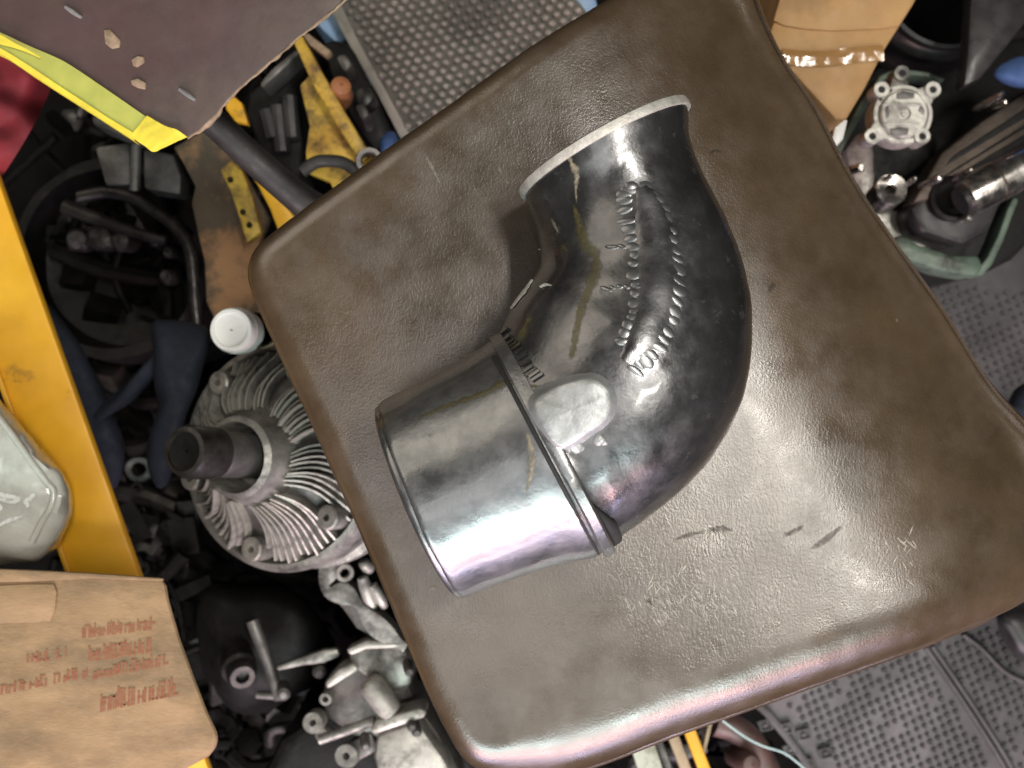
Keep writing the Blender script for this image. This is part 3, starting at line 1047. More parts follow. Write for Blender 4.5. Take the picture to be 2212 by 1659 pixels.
# shaft with nut, leaning a little
sb = fc + qf @ Vector((0, 0, 0.014))
saxis = Vector((-0.42, 0.12, 1)).normalized()
MB().lathe(sb, [(rf * 0.185, -0.004), (rf * 0.185, 0.031), (rf * 0.17, 0.034), (rf * 0.15, 0.035)], saxis, 36, cap1=True).build("shaft", MAT_ALU_DK, fan)
nut_c = sb + saxis * 0.033
MB().lathe(nut_c, [(rf * 0.175, 0.0), (rf * 0.205, 0.002), (rf * 0.205, 0.018), (rf * 0.185, 0.021), (rf * 0.15, 0.0215), (rf * 0.14, 0.017)], saxis, 40)\
    .build("nose", MAT_GREASE3, fan, smooth=40)
MB().lathe(nut_c, [(rf * 0.155, 0.0205), (rf * 0.13, 0.0200), (0.0005, 0.0195)], saxis, 32).build("nose_core", MAT_GREASE, fan)

# ------------------------------------------------------------------ white cap on its bottle neck
ct = thing("capped_bottle", "small pale bottle with a round white cap between finned hub and stained sheet", "bottle", P(520, 715, 0.20))
cax = Vector((-0.10, 0.02, 1)).normalized()
cc = P(506, 714, 0.315)
rc = PX(49, 0.33)
prof = [(rc * 1.0, -0.012), (rc * 1.02, -0.002), (rc * 1.0, 0.003), (rc * 0.95, 0.0045), (rc * 0.80, 0.0046), (rc * 0.78, 0.0038), (0.0005, 0.0036)]
MB().lathe(cc, prof, cax, 48, cap0=True).build("cap", MAT_WHITE, ct)
rib = MB().box((0, 0, 0), 0.0008, 0.0007, 0.010)
for k in range(44):
    a = 2 * math.pi * k / 44
    rib2 = MB().box(cc + Vector((rc * 1.01 * math.cos(a), rc * 1.01 * math.sin(a), -0.0055)), 0.001, 0.0006, 0.010, a)
    if k == 0:
        r0o = rib2.build("cap_rib", MAT_WHITE, ct)
        base_loc = r0o.location.copy()
    else:
        c = r0o.copy()
        COL.objects.link(c)
        c.parent = ct
        piv = cc - wloc(ct)
        rot = Matrix.Rotation(a, 4, 'Z')
        c.matrix_local = Matrix.Translation(piv) @ rot @ Matrix.Translation(-piv)
MB().lathe(cc + Vector((0.010, 0.001, -0.028)), [(rc * 1.15, -0.09), (rc * 1.2, -0.02), (rc * 1.05, 0.0), (rc * 0.85, 0.012), (rc * .85, 0.02)], (0, 0, 1), 36, cap0=True).build("bottle_body", MAT_TAN, ct)

# ------------------------------------------------------------------ navy strap
def soft(name, outline, zt, th, mat, parent=None, amp=0.003, sc=50, dome=0.004, n=5):
    op = crom([Vector((x, y, 0)) for x, y in outline], n, True)
    oc = sum(op, Vector()) / len(op)
    rings = []
    for s, z in ((0.93, zt - th), (1.0, zt - th * 0.55), (0.98, zt - th * 0.2), (0.9, zt - th * 0.05), (0.7, zt + dome * .5), (0.4, zt + dome), (0.02, zt + dome)):
        rr = []
        for p in op:
            q = oc + (p - oc) * s
            k = P(q.x, q.y, z)
            k += noise.noise_vector(k * sc) * amp
            rr.append(k)
        rings.append(rr)
    return MB().ring_loft(rings, cap0=True, cap1=True).build(name, mat, parent, smooth=70)


nv = thing("navy_strap", "folded dark navy strap hanging in the dark left of the white cap", "strap", P(330, 850, 0.18))
soft("strap_end", [(332, 706), (372, 696), (420, 702), (446, 722), (436, 800), (420, 860), (396, 930), (372, 1010), (350, 1050), (322, 1020), (320, 960), (336, 880), (338, 800)], 0.285, 0.02, MAT_BLUECLOTH, nv)
soft("strap_end", [(338, 760), (346, 800), (300, 850), (250, 890), (212, 915), (205, 895), (250, 850), (300, 800)], 0.272, 0.014, MAT_BLUECLOTH, nv, amp=0.002)
soft("strap_end", [(70, 640), (110, 660), (180, 760), (240, 880), (270, 1000), (230, 1060), (170, 900), (90, 740)], 0.24, 0.02, MAT_BLUECLOTH, nv, amp=0.002)

# ------------------------------------------------------------------ dark motor housing (upper left, deep)
mh = thing("motor_housing", "grimy black motor housing with grey panels deep under the board", "motor", P(270, 480, 0.0))
mc = P(250, 560, 0.18)
rm = PX(225, 0.18)
MB().lathe(mc, [(rm * 0.9, -0.17), (rm, -0.12), (rm, -0.02), (rm * 0.96, 0.004), (rm * 0.86, 0.006), (rm * 0.82, -0.02), (rm * 0.3, -0.03), (0.001, -0.03)], (0, 0, 1), 64, cap0=True).build("housing", MAT_GREASE, mh, jit=0.0012, jscale=50)
for pl, z in (([(196, 248), (225, 250), (330, 296), (280, 300), (200, 272)], 0.262), ([(205, 318), (282, 306), (284, 398), (225, 400)], 0.24),
              ([(305, 318), (372, 332), (392, 380), (386, 420), (312, 410)], 0.24)):
    MB().prism(pl, z, 0.02).build("side_panel", MAT_ALU_DK, mh, bevel=0.002, jit=0.0015, jscale=80)
MB().tube([P(294, 312, 0.25), P(293, 360, 0.25), P(290, 412, 0.248)], 0.0028, 8).build("seam_bar", MAT_ALU_DK, mh)
MB().tube(crom([P(x, y, 0.235) for x, y in [(170, 425), (230, 415), (290, 428), (340, 460), (385, 495), (410, 540), (418, 600), (422, 660), (428, 720)]], 8), 0.0036, 10).build("hose", MAT_GREASE3, mh, smooth=80)
MB().tube(crom([P(x, y, 0.215) for x, y in [(140, 445), (180, 462), (230, 480), (300, 505), (360, 520)]], 8), [0.005 - 0.00006 * i for i in range(33)], 10).build("lever", MAT_GREASE3, mh, smooth=80)
for x, y, r in ((168, 518, 26), (218, 512, 30), (262, 520, 24), (364, 545, 14), (362, 598, 18), (335, 520, 16)):
    MB().lathe(P(x, y, 0.19), [(PX(r, .19), -0.02), (PX(r, .19), 0.0), (PX(r * .7, .19), 0.003), (0.0005, 0.003)], (0.1, -0.1, 1), 20).build("stud", MAT_GREASE3, mh, jit=0.001, jscale=200)

# ------------------------------------------------------------------ stained sheet
stn = MB().prism([(372, 318), (404, 300), (450, 276), (510, 330), (580, 470), (560, 520), (560, 700), (480, 716), (448, 650), (440, 560), (412, 440), (420, 400)], 0.245, 0.006)
tag(stn.build("stained_sheet", MAT_RUSTCARD, bevel=0.0008, jit=0.0015, jscale=40, sub=3), "stained brown sheet with orange patches standing beside the black tube", "sheet")

# yellow brackets near the tube
yk = thing("yellow_bracket", "dented yellow bracket with small holes beside the stained sheet", "bracket", P(540, 430, 0.24))
MB().prism([(474, 366), (500, 346), (526, 372), (544, 420), (566, 500), (532, 526), (516, 470), (498, 410)], 0.27, 0.006).build("plate", MAT_YELLOW2, yk, bevel=0.0012, jit=0.0006, jscale=60)
MB().prism([(484, 206), (500, 203), (522, 222), (536, 268), (508, 262), (488, 236)], 0.262, 0.006).build("plate", MAT_YELLOW, yk, bevel=0.001)
MB().prism([(514, 340), (540, 352), (590, 410), (648, 482), (606, 512), (584, 452), (556, 400)], 0.262, 0.008).build("plate", MAT_YELLOW, yk, bevel=0.0015, jit=0.0005, jscale=60)
for x, y in ((497, 388), (524, 458), (538, 486)):
    MB().lathe(P(x, y, 0.2706), [(0.0017, -0.001), (0.0014, 0.0003), (0.0010, -0.0003), (0.0002, -0.0005)], (0, 0, 1), 14).build("hole_lip", MAT_GREASE, yk)

# black tube
bt_pts = [P(x, y, z) for x, y, z in ((420, 232, 0.372), (470, 272, 0.368), (560, 355, 0.36), (640, 424, 0.352), (690, 462, 0.346), (760, 520, 0.338))]
tr = [PX(r, 0.36) for r in (30, 31, 32, 34, 40, 42)]
tb = thing("black_tube", "thick black rubber tube running from under the board to the seat", "tube", bt_pts[2] - Vector((0, 0, 0.03)))
cen_ = crom(bt_pts, 8)
rr = [x.x for x in crom([Vector((a, 0, 0)) for a in tr], 8)]
MB().tube(cen_, rr, 24).build("tube_body", MAT_RUBBER, tb, smooth=80)
MB().tube([bt_pts[4].lerp(bt_pts[3], 0.2), bt_pts[4], bt_pts[4].lerp(bt_pts[5], 0.6)], [PX(42, .35), PX(44, .35), PX(44, .35)], 24).build("cuff", MAT_RUBBER, tb, smooth=80)

# ------------------------------------------------------------------ big yellow bracket with eye
ZK = 0.26
kb = thing("yellow_linkage", "chipped yellow linkage arm with an eye ring next to the grey mat", "linkage", P(720, 280, ZK - 0.03))
MB().prism([(646, 182), (668, 158), (694, 168), (745, 252), (790, 330), (799, 374), (769, 394), (728, 426), (713, 394), (664, 372), (660, 330), (668, 270)], ZK, 0.007)\
    .build("arm_plate", MAT_YELLOW2, kb, bevel=0.0014, jit=0.0008, jscale=60)
MB().prism([(632, 86), (653, 75), (690, 145), (745, 240), (800, 334), (782, 354), (722, 262), (680, 190)], ZK + 0.012, 0.016).build("arm_flange", MAT_YELLOW2, kb, bevel=0.0014, jit=0.0005, jscale=60)
MB().prism([(653, 76), (664, 70), (716, 110), (704, 122), (668, 96)], ZK + 0.010, 0.008).build("arm_tip", MAT_BOARDEDGE, kb, bevel=0.001)
ec = P(798, 350, ZK + 0.018)
MB().lathe(ec, [(0.0068, -0.006), (0.0075, 0.0), (0.0068, 0.004), (0.0046, 0.004), (0.004, 0.0), (0.0044, -0.006)], (0.15, -0.05, 1), 28).build("eye_ring", MAT_ALU_DK, kb)
MB().tube(crom([P(x, y, ZK + 0.014) for x, y in [(652, 372), (672, 356), (694, 348), (735, 350), (762, 364), (786, 388), (800, 420)]], 8), 0.0034, 10).build("hose_loop", MAT_RUBBER, kb, smooth=80)
oc_ = P(734, 196, ZK + 0.006)
MB().lathe(oc_, [(0.007, -0.012), (0.0078, -0.004), (0.0062, 0.0), (0.0052, 0.006), (0.003, 0.007), (0.0005, 0.007)], (0.3, 0.2, 1), 16).build("orange_fitting", MAT_ORANGE, kb)

# black odds and ends between tube and bracket
od = thing("black_gearbox", "black oily machine block between the black tube and yellow linkage", "machine part", P(610, 260, 0.1))
MB().prism([(540, 200), (590, 150), (640, 100), (665, 130), (650, 180), (668, 260), (660, 350), (690, 420), (650, 440), (560, 330), (530, 250)], 0.225, 0.12).build("block", MAT_GREASE, od, bevel=0.004, jit=0.002, jscale=40)
MB().prism([(585, 150), (640, 105), (650, 112), (600, 160), (566, 190), (560, 180)], 0.25, 0.02).build("bracket", MAT_ALU_DK, od, bevel=0.002)
for pts in ([(575, 240), (590, 300)], [(600, 230), (610, 330)], [(625, 210), (632, 300)]):
    MB().tube([P(x, y, 0.232) for x, y in pts], 0.005, 10).build("rib", MAT_BLACKP, od)
od2 = thing("dark_bundle", "dark oily parts heaped along the edge of the grey mat", "machine parts", P(790, 220, 0.1))
for pts, z, m in (([(690, 90), (720, 80), (760, 100), (800, 180), (850, 290), (810, 330), (770, 270), (720, 190)], 0.215, MAT_GREASE),
                  ([(720, 120), (745, 110), (765, 140), (745, 160)], 0.235, MAT_ALU_DK), ([(765, 190), (795, 180), (812, 210), (790, 235), (768, 220)], 0.232, MAT_BLACKP),
                  ([(762, 225), (785, 218), (800, 248), (778, 262)], 0.24, MAT_ALU_DK)):
    MB().prism(pts, z, 0.05).build("block", m, od2, bevel=0.004, jit=0.0015, jscale=60)
soft("blue_sleeve", [(822, 300), (838, 285), (856, 290), (866, 318), (850, 336), (826, 330)], 0.24, 0.02, MAT_BLUERAG, od2, amp=0.002)

# ------------------------------------------------------------------ grey studded mat (top)
ZG = 0.20
gm = thing("studded_mat", "grey rubber mat with rows of round studs behind the seat", "mat", P(1000, 150, ZG - 0.01))
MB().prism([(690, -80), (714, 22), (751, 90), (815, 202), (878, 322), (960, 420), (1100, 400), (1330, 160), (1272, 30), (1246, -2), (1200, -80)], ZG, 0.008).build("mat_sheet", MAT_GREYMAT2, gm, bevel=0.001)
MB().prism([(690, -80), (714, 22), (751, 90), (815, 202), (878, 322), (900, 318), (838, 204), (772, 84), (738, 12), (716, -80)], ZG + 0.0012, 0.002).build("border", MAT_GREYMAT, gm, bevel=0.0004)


def inside(poly, x, y):
    c = False
    for i in range(len(poly)):
        (x1, y1), (x2, y2) = poly[i - 1], poly[i]
        if (y1 > y) != (y2 > y) and x < (x2 - x1) * (y - y1) / (y2 - y1) + x1:
            c = not c
    return c


stud = MB()
area = [(742, -20), (775, 80), (842, 200), (905, 318), (950, 330), (1290, 60), (1262, 26), (1236, -20)]
a0 = R(-12)
for i in range(-40, 60):
    for j in range(-40, 60):
        gx = 24.0 * (i + 0.5 * (j % 2))
        gy = 16.5 * j
        x = 980 + gx * math.cos(a0) - gy * math.sin(a0) + random.uniform(-1.2, 1.2)
        y = 150 + gx * math.sin(a0) + gy * math.cos(a0) + random.uniform(-1.2, 1.2)
        if not inside(area, x, y):
            continue
        s = random.uniform(0.85, 1.1)
        c = P(x, y, ZG)
        b0 = len(stud.v)
        for rr_, h in ((PX(9.6, ZG) * s, -0.0003), (PX(8.2, ZG) * s, 0.0026), (PX(5.0, ZG) * s, 0.0042)):
            for k in range(9):
                a = 2 * math.pi * k / 9
                stud.v.append(c + Vector((rr_ * math.cos(a), rr_ * 0.74 * math.sin(a), h)))
        for q in range(2):
            for k in range(9):
                l = (k + 1) % 9
                stud.f.append((b0 + q * 9 + k, b0 + q * 9 + l, b0 + (q + 1) * 9 + l, b0 + (q + 1) * 9 + k))
        stud.f.append(tuple(b0 + 18 + k for k in range(9)))
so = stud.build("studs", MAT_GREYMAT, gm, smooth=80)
so['kind'] = 'stuff'
lb = thing("light_blue_tub", "light blue plastic tub peeping out under the grey studded mat", "tub", P(980, 0, 0.06))
MB().prism([(640, -100), (660, 20), (690, 60), (722, 90), (742, 92), (780, 60), (1200, 10), (1262, 60), (1300, 40), (1262, -100)], 0.186, 0.10).build("tub_wall", MAT_LIGHTBLUE, lb, bevel=0.004)

# ------------------------------------------------------------------ taped carton (upper right)
ZT = 0.33
cb2 = thing("taped_carton", "plain orange-brown cardboard carton with a shiny strip of packing tape", "cardboard box", P(1800, 90, ZT - 0.12))
MB().prism([(1690, -120), (1686, 0), (1672, 44), (1662, 70), (1676, 112), (1698, 140), (1754, 202), (1806, 259), (1829, 259), (1870, 190), (1911, 109), (1975, 8), (2040, -120)], ZT, 0.12)\
    .build("carton", MAT_CARD2, cb2, bevel=0.002)
MB().prism([(1686, -60), (1684, 0), (1671, 44), (1695, 55), (1740, 62), (1800, 66), (1900, 62), (1942, 56), (2008, -60)], ZT + 0.0014, 0.002).build("flap", MAT_CARD2, cb2, bevel=0.0005)
rows = []
for i in range(30):
    f = i / 29
    row = []
    for k in range(6):
        x = 1690 + 218 * f + (k / 5) * 2
        y = 104 + 6 * math.sin(f * 5) + (k / 5) * 34
        p = P(x, y, ZT + 0.0012)
        p.z += 0.0010 * math.exp(-((k - 2) / 1.1) ** 2) * (0.6 + noise.noise(p * 150)) + 0.0003 * noise.noise(p * 300)
        row.append(p)
    rows.append(row)
MB().ring_loft(rows, closed_u=False).build("packing_tape", MAT_CLEARTAPE, cb2, smooth=80)
MB().prism([(1808, 258), (1832, 258), (1822, 300), (1806, 318), (1798, 300)], ZT - 0.03, 0.004).build("torn_corner", MAT_WHITE, cb2, bevel=0.0008)

# ------------------------------------------------------------------ machine on the right
mt = thing("open_machine", "open grimy machine case with green rim under the round cover plate", "machine", P(2000, 380, 0.0))
MB().prism([(1700, 250), (1800, 250), (1850, 180), (1930, 120), (2330, 60), (2330, 420), (2190, 560), (2110, 600), (1990, 580), (1930, 540), (1820, 420)], 0.20, 0.15).build("case", MAT_GREASE, mt, bevel=0.004)
MB().prism([(1925, 520), (1950, 505), (1990, 530), (2060, 548), (2120, 552), (2128, 580), (2108, 600), (2040, 588), (1975, 566), (1935, 546)], 0.245, 0.02).build("green_rim", MAT_GREEN, mt, bevel=0.003, jit=0.001, jscale=80)
MB().prism([(2104, 592), (2132, 556), (2156, 508), (2176, 452), (2190, 424), (2202, 430), (2186, 470), (2168, 520), (2144, 570), (2122, 598)], 0.238, 0.016).build("green_rim", MAT_GREEN, mt, bevel=0.002, jit=0.001, jscale=80)
MB().prism([(1800, 326), (1830, 276), (1864, 216), (1902, 160), (1940, 146), (2010, 156), (2044, 168), (2042, 176), (2008, 166), (1944, 158), (1912, 170), (1876, 226), (1842, 286), (1814, 336)], 0.235, 0.016)\
    .build("green_rim", MAT_GREEN, mt, bevel=0.002, jit=0.001, jscale=80)
MB().prism([(1822, 322), (1850, 290), (1878, 296), (1886, 330), (1890, 380), (1880, 420), (1910, 448), (1950, 456), (1990, 500), (2040, 528), (1990, 540), (1940, 530), (1900, 480), (1850, 400)], 0.225, 0.03)\
    .build("casting", MAT_ALU_PALE, mt, bevel=0.003, jit=0.003, jscale=55, sub=2)
MB().prism([(1968, 450), (2000, 415), (2080, 372), (2160, 330), (2200, 360), (2170, 430), (2140, 500), (2080, 528), (1990, 500)], 0.25, 0.04).build("dark_block", MAT_BLACKP, mt, bevel=0.004, jit=0.001, jscale=60)
MB().lathe(P(2055, 430, 0.252), [(0.012, -0.01), (0.0125, 0.003), (0.0105, 0.004), (0.009, 0.001), (0.002, 0.0005)], (0, 0, 1), 36).build("block_ring", MAT_GREASE, mt, smooth=40)
MB().prism([(1972, 440), (1990, 402), (2034, 330), (2120, 262), (2330, 118), (2330, 290), (2160, 372), (2060, 420)], 0.252, 0.02).build("guide_plate", MAT_BROWNSTEEL, mt, bevel=0.002, jit=0.001, jscale=60)
for pts in ([(2044, 358), (2060, 336), (2330, 158), (2330, 184)], [(2010, 402), (2020, 392), (2330, 196), (2330, 206)], [(2090, 372), (2104, 356), (2330, 222), (2330, 262)]):
    MB().prism(pts, 0.2532, 0.004).build("guide_slot", MAT_GREASE, mt, bevel=0.0006)
for x, y, r in ((2028, 385, 9), (2095, 368, 7), (2160, 205, 9), (2170, 222, 8), (2092, 470, 8), (1858, 362, 10), (1975, 386, 6), (1925, 380, 7)):
    MB().lathe(P(x, y, 0.268), [(PX(r, .27), -0.02), (PX(r, .27), 0.0), (PX(r * .6, .27), 0.002), (0.0004, 0.0022)], (random.uniform(-.2, .2), random.uniform(-.2, .2), 1), 10).build("bolt", MAT_CHROME, mt)
# chrome cylinder
pa, pb = P(2086, 430, 0.275), P(2330, 300, 0.275)
chx = thing("chrome_cylinder", "bright chrome cylinder lying across the dark block on the right", "cylinder", pa - Vector((0, 0, 0.02)))
MB().tube([pa, pa.lerp(pb, 0.05), pa.lerp(pb, 0.5), pb], [PX(40, .275), PX(42, .275), PX(42, .275), PX(42, .275)], 36).build("cylinder_body", MAT_CHROME, chx, smooth=50)
MB().tube([pa.lerp(pb, 0.25), pa.lerp(pb, 0.27)], PX(43, .275), 36).build("band", MAT_BROWNSTEEL, chx, smooth=50)
MB().tube([pa - (pb - pa) * 0.05, pa], PX(30, .275), 24).build("piston_end", MAT_BLACKP, chx, smooth=50)

# round cover plate with five lugs
ZP = 0.275
cv = thing("cover_plate", "round grey alloy cover plate with five drilled lugs in the open machine", "cover plate", P(1950, 243, ZP - 0.02))
cc = P(1951, 247, ZP)
R1 = PX(65, ZP)
MB().lathe(cc, [(R1, -0.012), (R1, -0.001), (R1 * 0.97, 0.0), (R1 * 0.86, 0.0), (R1 * 0.845, -0.0012), (R1 * 0.80, -0.0012), (R1 * 0.79, 0.0014), (R1 * 0.74, 0.0022),
                (R1 * 0.22, 0.0018), (R1 * 0.18, 0.0005), (R1 * 0.1, 0.0005), (R1 * .09, 0.0018), (0.0003, 0.0018)], (0, 0, 1), 60).build("disc", MAT_ALU_PALE, cv, smooth=30)
for i, (x, y) in enumerate([(1949, 158), (1905, 193), (2016, 193), (1885, 294), (1993, 294)]):
    z = ZP + (-0.008 if i == 0 else 0.0010 + 0.0002 * i)
    c = P(x, y, z)
    ro = PX(17.5, ZP)
    ri = PX(7.5, ZP)
    d = (cc - c)
    d.z = 0
    lug = MB().lathe(c, [(ri, -0.011), (ro, -0.011), (ro, -0.0006), (ro * 0.95, 0.0), (ri * 1.08, 0.0), (ri, -0.0006), (ri, -0.011)], (0, 0, 1), 28)
    lug.build("lug", MAT_ALU_PALE if i else MAT_ALU, cv, smooth=40)
    MB().lathe(c, [(ri * 1.02, -0.0106), (ri * 1.02, -0.0007), (0.0002, -0.0007)], (0, 0, 1), 20).build('bolt_hole', MAT_GAP_SHADE, cv)  # flat black disc stands in for the shade inside the hole
    n = d.normalized()
    s = Vector((-n.y, n.x, 0))
    a0_, a1_ = c + n * ro * 0.45, cc - n * R1 * 0.80
    web = [a0_ + s * ro * 0.95, a1_ + s * ro * 1.45, a1_ - s * ro * 1.45, a0_ - s * ro * 0.95]
    zt_ = z - 0.0012
    mbw = MB()
    mbw.ring_loft([[Vector((p.x, p.y, zt_ - 0.010)) for p in web], [Vector((p.x, p.y, zt_)) for p in web]], cap0=True, cap1=True)
    mbw.build("lug_web", MAT_ALU_PALE if i else MAT_ALU, cv, bevel=0.0006)
# cast hollows on the disc
for pts in ([(1936, 202), (1950, 196), (1976, 200), (1976, 212), (1952, 214), (1938, 214)], [(1922, 278), (1945, 274), (1964, 276), (1962, 290), (1944, 294), (1926, 288)],
            [(1912, 232), (1920, 226), (1922, 252), (1914, 256)], [(1990, 226), (1998, 236), (1996, 250), (1984, 238)]):
    MB().prism(pts, ZP + 0.0026, 0.0022).build("cast_mark", MAT_ALU_DK, cv, bevel=0.0005)
MB().prism([(1908, 222), (1990, 222), (1994, 228), (1906, 228)], ZP + 0.0031, 0.003).build("cast_rib", MAT_ALU_PALE, cv, bevel=0.0006)
MB().prism([(1912, 264), (1988, 264), (1984, 270), (1918, 270)], ZP + 0.0031, 0.003).build("cast_rib", MAT_ALU_PALE, cv, bevel=0.0006)
# bushing
rw = PX(34, 0.26)
tag(MB().lathe(P(1926, 408, 0.262), [(rw * 1.02, -0.02), (rw * 1.02, -0.001), (rw * .95, 0.0), (rw * 0.36, -0.001), (rw * 0.27, -0.003), (rw * 0.26, -0.02)], (-0.08, 0.10, 1), 40)
    .build("bushing", MAT_CHROME, smooth=40), "shiny steel bushing with a centre hole below the round cover plate", "bushing")

# black tub rims, top right
bk = thing("black_bucket", "black ribbed bucket in the top right shadow behind the cover plate", "bucket", P(2050, -30, 0.06))
bc = P(2050, -40, 0.235)
r0_ = PX(150, 0.235)
MB().lathe(bc, [(r0_ * 1.05, -0.16), (r0_ * 1.12, -0.03), (r0_ * 1.10, -0.028), (r0_ * 1.02, -0.022), (r0_ * 1.06, -0.012), (r0_ * 1.05, -0.01), (r0_ * 0.95, -0.006), (r0_ * 0.98, 0.002), (r0_ * 0.93, 0.003),
                (r0_ * 0.88, -0.02), (r0_ * 0.8, -0.12), (0.001, -0.12)], (0, 0, 1), 80, cap0=True).build("bucket_wall", MAT_BLACKP, bk, smooth=40)
soft_o = soft("blue_rag", [(2150, 160), (2172, 136), (2215, 126), (2280, 150), (2290, 200), (2230, 190), (2180, 180)], 0.27, 0.02, MAT_BLUERAG, None)
tag(soft_o, "bunched blue rag at the right edge above the machine rails", "rag")
sh = thing("steering_arm", "flat dark arm slanting down from the top right corner", "arm", P(2150, 60, 0.24))
MB().prism([(2100, -60), (2260, -60), (2250, 10), (2120, 170), (2080, 190), (2090, 120)], 0.27, 0.012).build("arm_body", MAT_BLACKP, sh, bevel=0.003)

# ------------------------------------------------------------------ floor mat (right and bottom right)
ZL = 0.12
fmx = thing("dimpled_floor_mat", "wide lilac-grey rubber floor mat with dimples and a moulded border", "floor mat", P(2000, 1300, ZL - 0.02))
mpoly = [(1590, 1500), (1655, 1538), (1700, 1590), (1780, 1700), (1900, 1850), (2500, 1850), (2500, 500), (2100, 520), (1900, 520), (1800, 700), (1700, 1200)]
MB().prism(mpoly, ZL, 0.012).build("mat_sheet", MAT_FLOORMAT, fmx, bevel=0.002)
MB().prism([(1596, 1500), (1620, 1500), (1668, 1540), (1712, 1594), (1790, 1700), (1770, 1700), (1696, 1600), (1650, 1545)], ZL + 0.003, 0.004).build("border", MAT_FLOORMAT, fmx, bevel=0.001)
area = [(1700, 1520), (1850, 1700), (2240, 1700), (2240, 1560), (2130, 1560), (1990, 1400), (1850, 1440)]
area2 = [(1990, 1400), (2250, 1330), (2250, 1700), (2180, 1650)]
area3 = [(1980, 600), (2240, 640), (2240, 900), (2150, 830)]
dim = MB()
rimm = MB()
a0 = R(22)
for i in range(-70, 70):
    for j in range(-70, 70):
        gx = 25.0 * (i + 0.5 * (j % 2))
        gy = 13.5 * j
        x = 1950 + gx * math.cos(a0) - gy * math.sin(a0) + random.uniform(-1, 1)
        y = 1550 + gx * math.sin(a0) + gy * math.cos(a0) + random.uniform(-1, 1)
        if not (inside(area, x, y) or inside(area2, x, y) or inside(area3, x, y)):
            continue
        if abs((x - 2008) - (y - 1415) * 0.62) < 14 and y > 1380:
            continue
        if random.random() < 0.07:
            continue
        c = P(x, y, ZL)
        s = random.uniform(0.8, 1.1)
        b0 = len(dim.v)
        r_ = PX(5.2, ZL) * s
        for rr_, h in ((r_ * 1.35, 0.0002), (r_ * 1.05, 0.0013), (r_ * 0.8, 0.0012), (r_ * 0.55, -0.0004)):
            for k in range(8):
                a = 2 * math.pi * k / 8
                dim.v.append(c + Vector((rr_ * math.cos(a), rr_ * 0.8 * math.sin(a), h)))
        for q in range(3):
            for k in range(8):
                l = (k + 1) % 8
                dim.f.append((b0 + q * 8 + k, b0 + q * 8 + l, b0 + (q + 1) * 8 + l, b0 + (q + 1) * 8 + k))
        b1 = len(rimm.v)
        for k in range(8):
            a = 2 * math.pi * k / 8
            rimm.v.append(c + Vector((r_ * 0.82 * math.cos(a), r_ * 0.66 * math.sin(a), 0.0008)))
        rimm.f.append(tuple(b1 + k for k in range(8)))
d1 = dim.build("dimple_rims", MAT_FLOORMAT, fmx, smooth=80)
d1['kind'] = 'stuff'
d2 = rimm.build("dimple_shade_discs", MAT_DIMPLE, fmx)  # flat dark discs stand in for the shade in the dimples
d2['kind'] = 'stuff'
for (x, y) in [(1652, 1565), (1696, 1572), (1735, 1585), (1706, 1618), (1742, 1650), (1782, 1625)]:
    c = P(x, y, ZL + 0.0008)
    h = PX(21, ZL)
    ang = R(-28)
    rr = []
    for s, z in ((1.0, 0.0), (0.95, 0.0022), (0.72, 0.0024), (0.66, 0.0004), (0.36, 0.0003), (0.30, 0.0022), (0.05, 0.0026)):
        rr.append([c + Vector((h * s * math.cos(ang + math.pi / 2 * k), h * s * 0.8 * math.sin(ang + math.pi / 2 * k), z)) for k in range(4)])
    MB().ring_loft(rr, cap1=True).build("moulded_diamond", MAT_FLOORMAT, fmx)
for pts in ([(2000, 1398), (2050, 1470), (2110, 1560), (2160, 1640), (2190, 1700)], [(2014, 1396), (2064, 1468), (2124, 1558), (2174, 1638), (2205, 1700)], [(2080, 1370), (2120, 1400), (2170, 1450), (2230, 1480)]):
    MB().tube(crom([P(x, y, ZL + 0.0012) for x, y in pts], 8), 0.0018, 8).build("moulded_rib", MAT_FLOORMAT, fmx, smooth=80)
soft_b = soft("dark_glove", [(2150, 1330), (2200, 1300), (2290, 1330), (2300, 1460), (2230, 1440), (2180, 1400)], 0.19, 0.04, MAT_BLACKP, None)
tag(soft_b, "black glove-like lump on the mat by the right end of the seat", "glove")
soft_b = soft("blue_bag", [(2185, 860), (2215, 830), (2280, 840), (2290, 960), (2230, 950), (2180, 890)], 0.19, 0.03, MAT_BLUECLOTH, None)
tag(soft_b, "dark blue bag on the mat beside the right edge of the seat", "bag")

# ------------------------------------------------------------------ strips under the front of the seat
def bar(name, label, cat, p0, p1, wpx, z, th, mat, jit=0.0004):
    a, b = Vector((*p0, 0)), Vector((*p1, 0))
    t = (b - a).normalized()
    s = Vector((-t.y, t.x, 0)) * wpx / 2
    q = [a + s, b + s, b - s, a - s]
    o = MB().prism([(p.x, p.y) for p in q], z, th).build(name, mat, bevel=0.0012, jit=jit, jscale=80)
    return tag(o, label, cat)


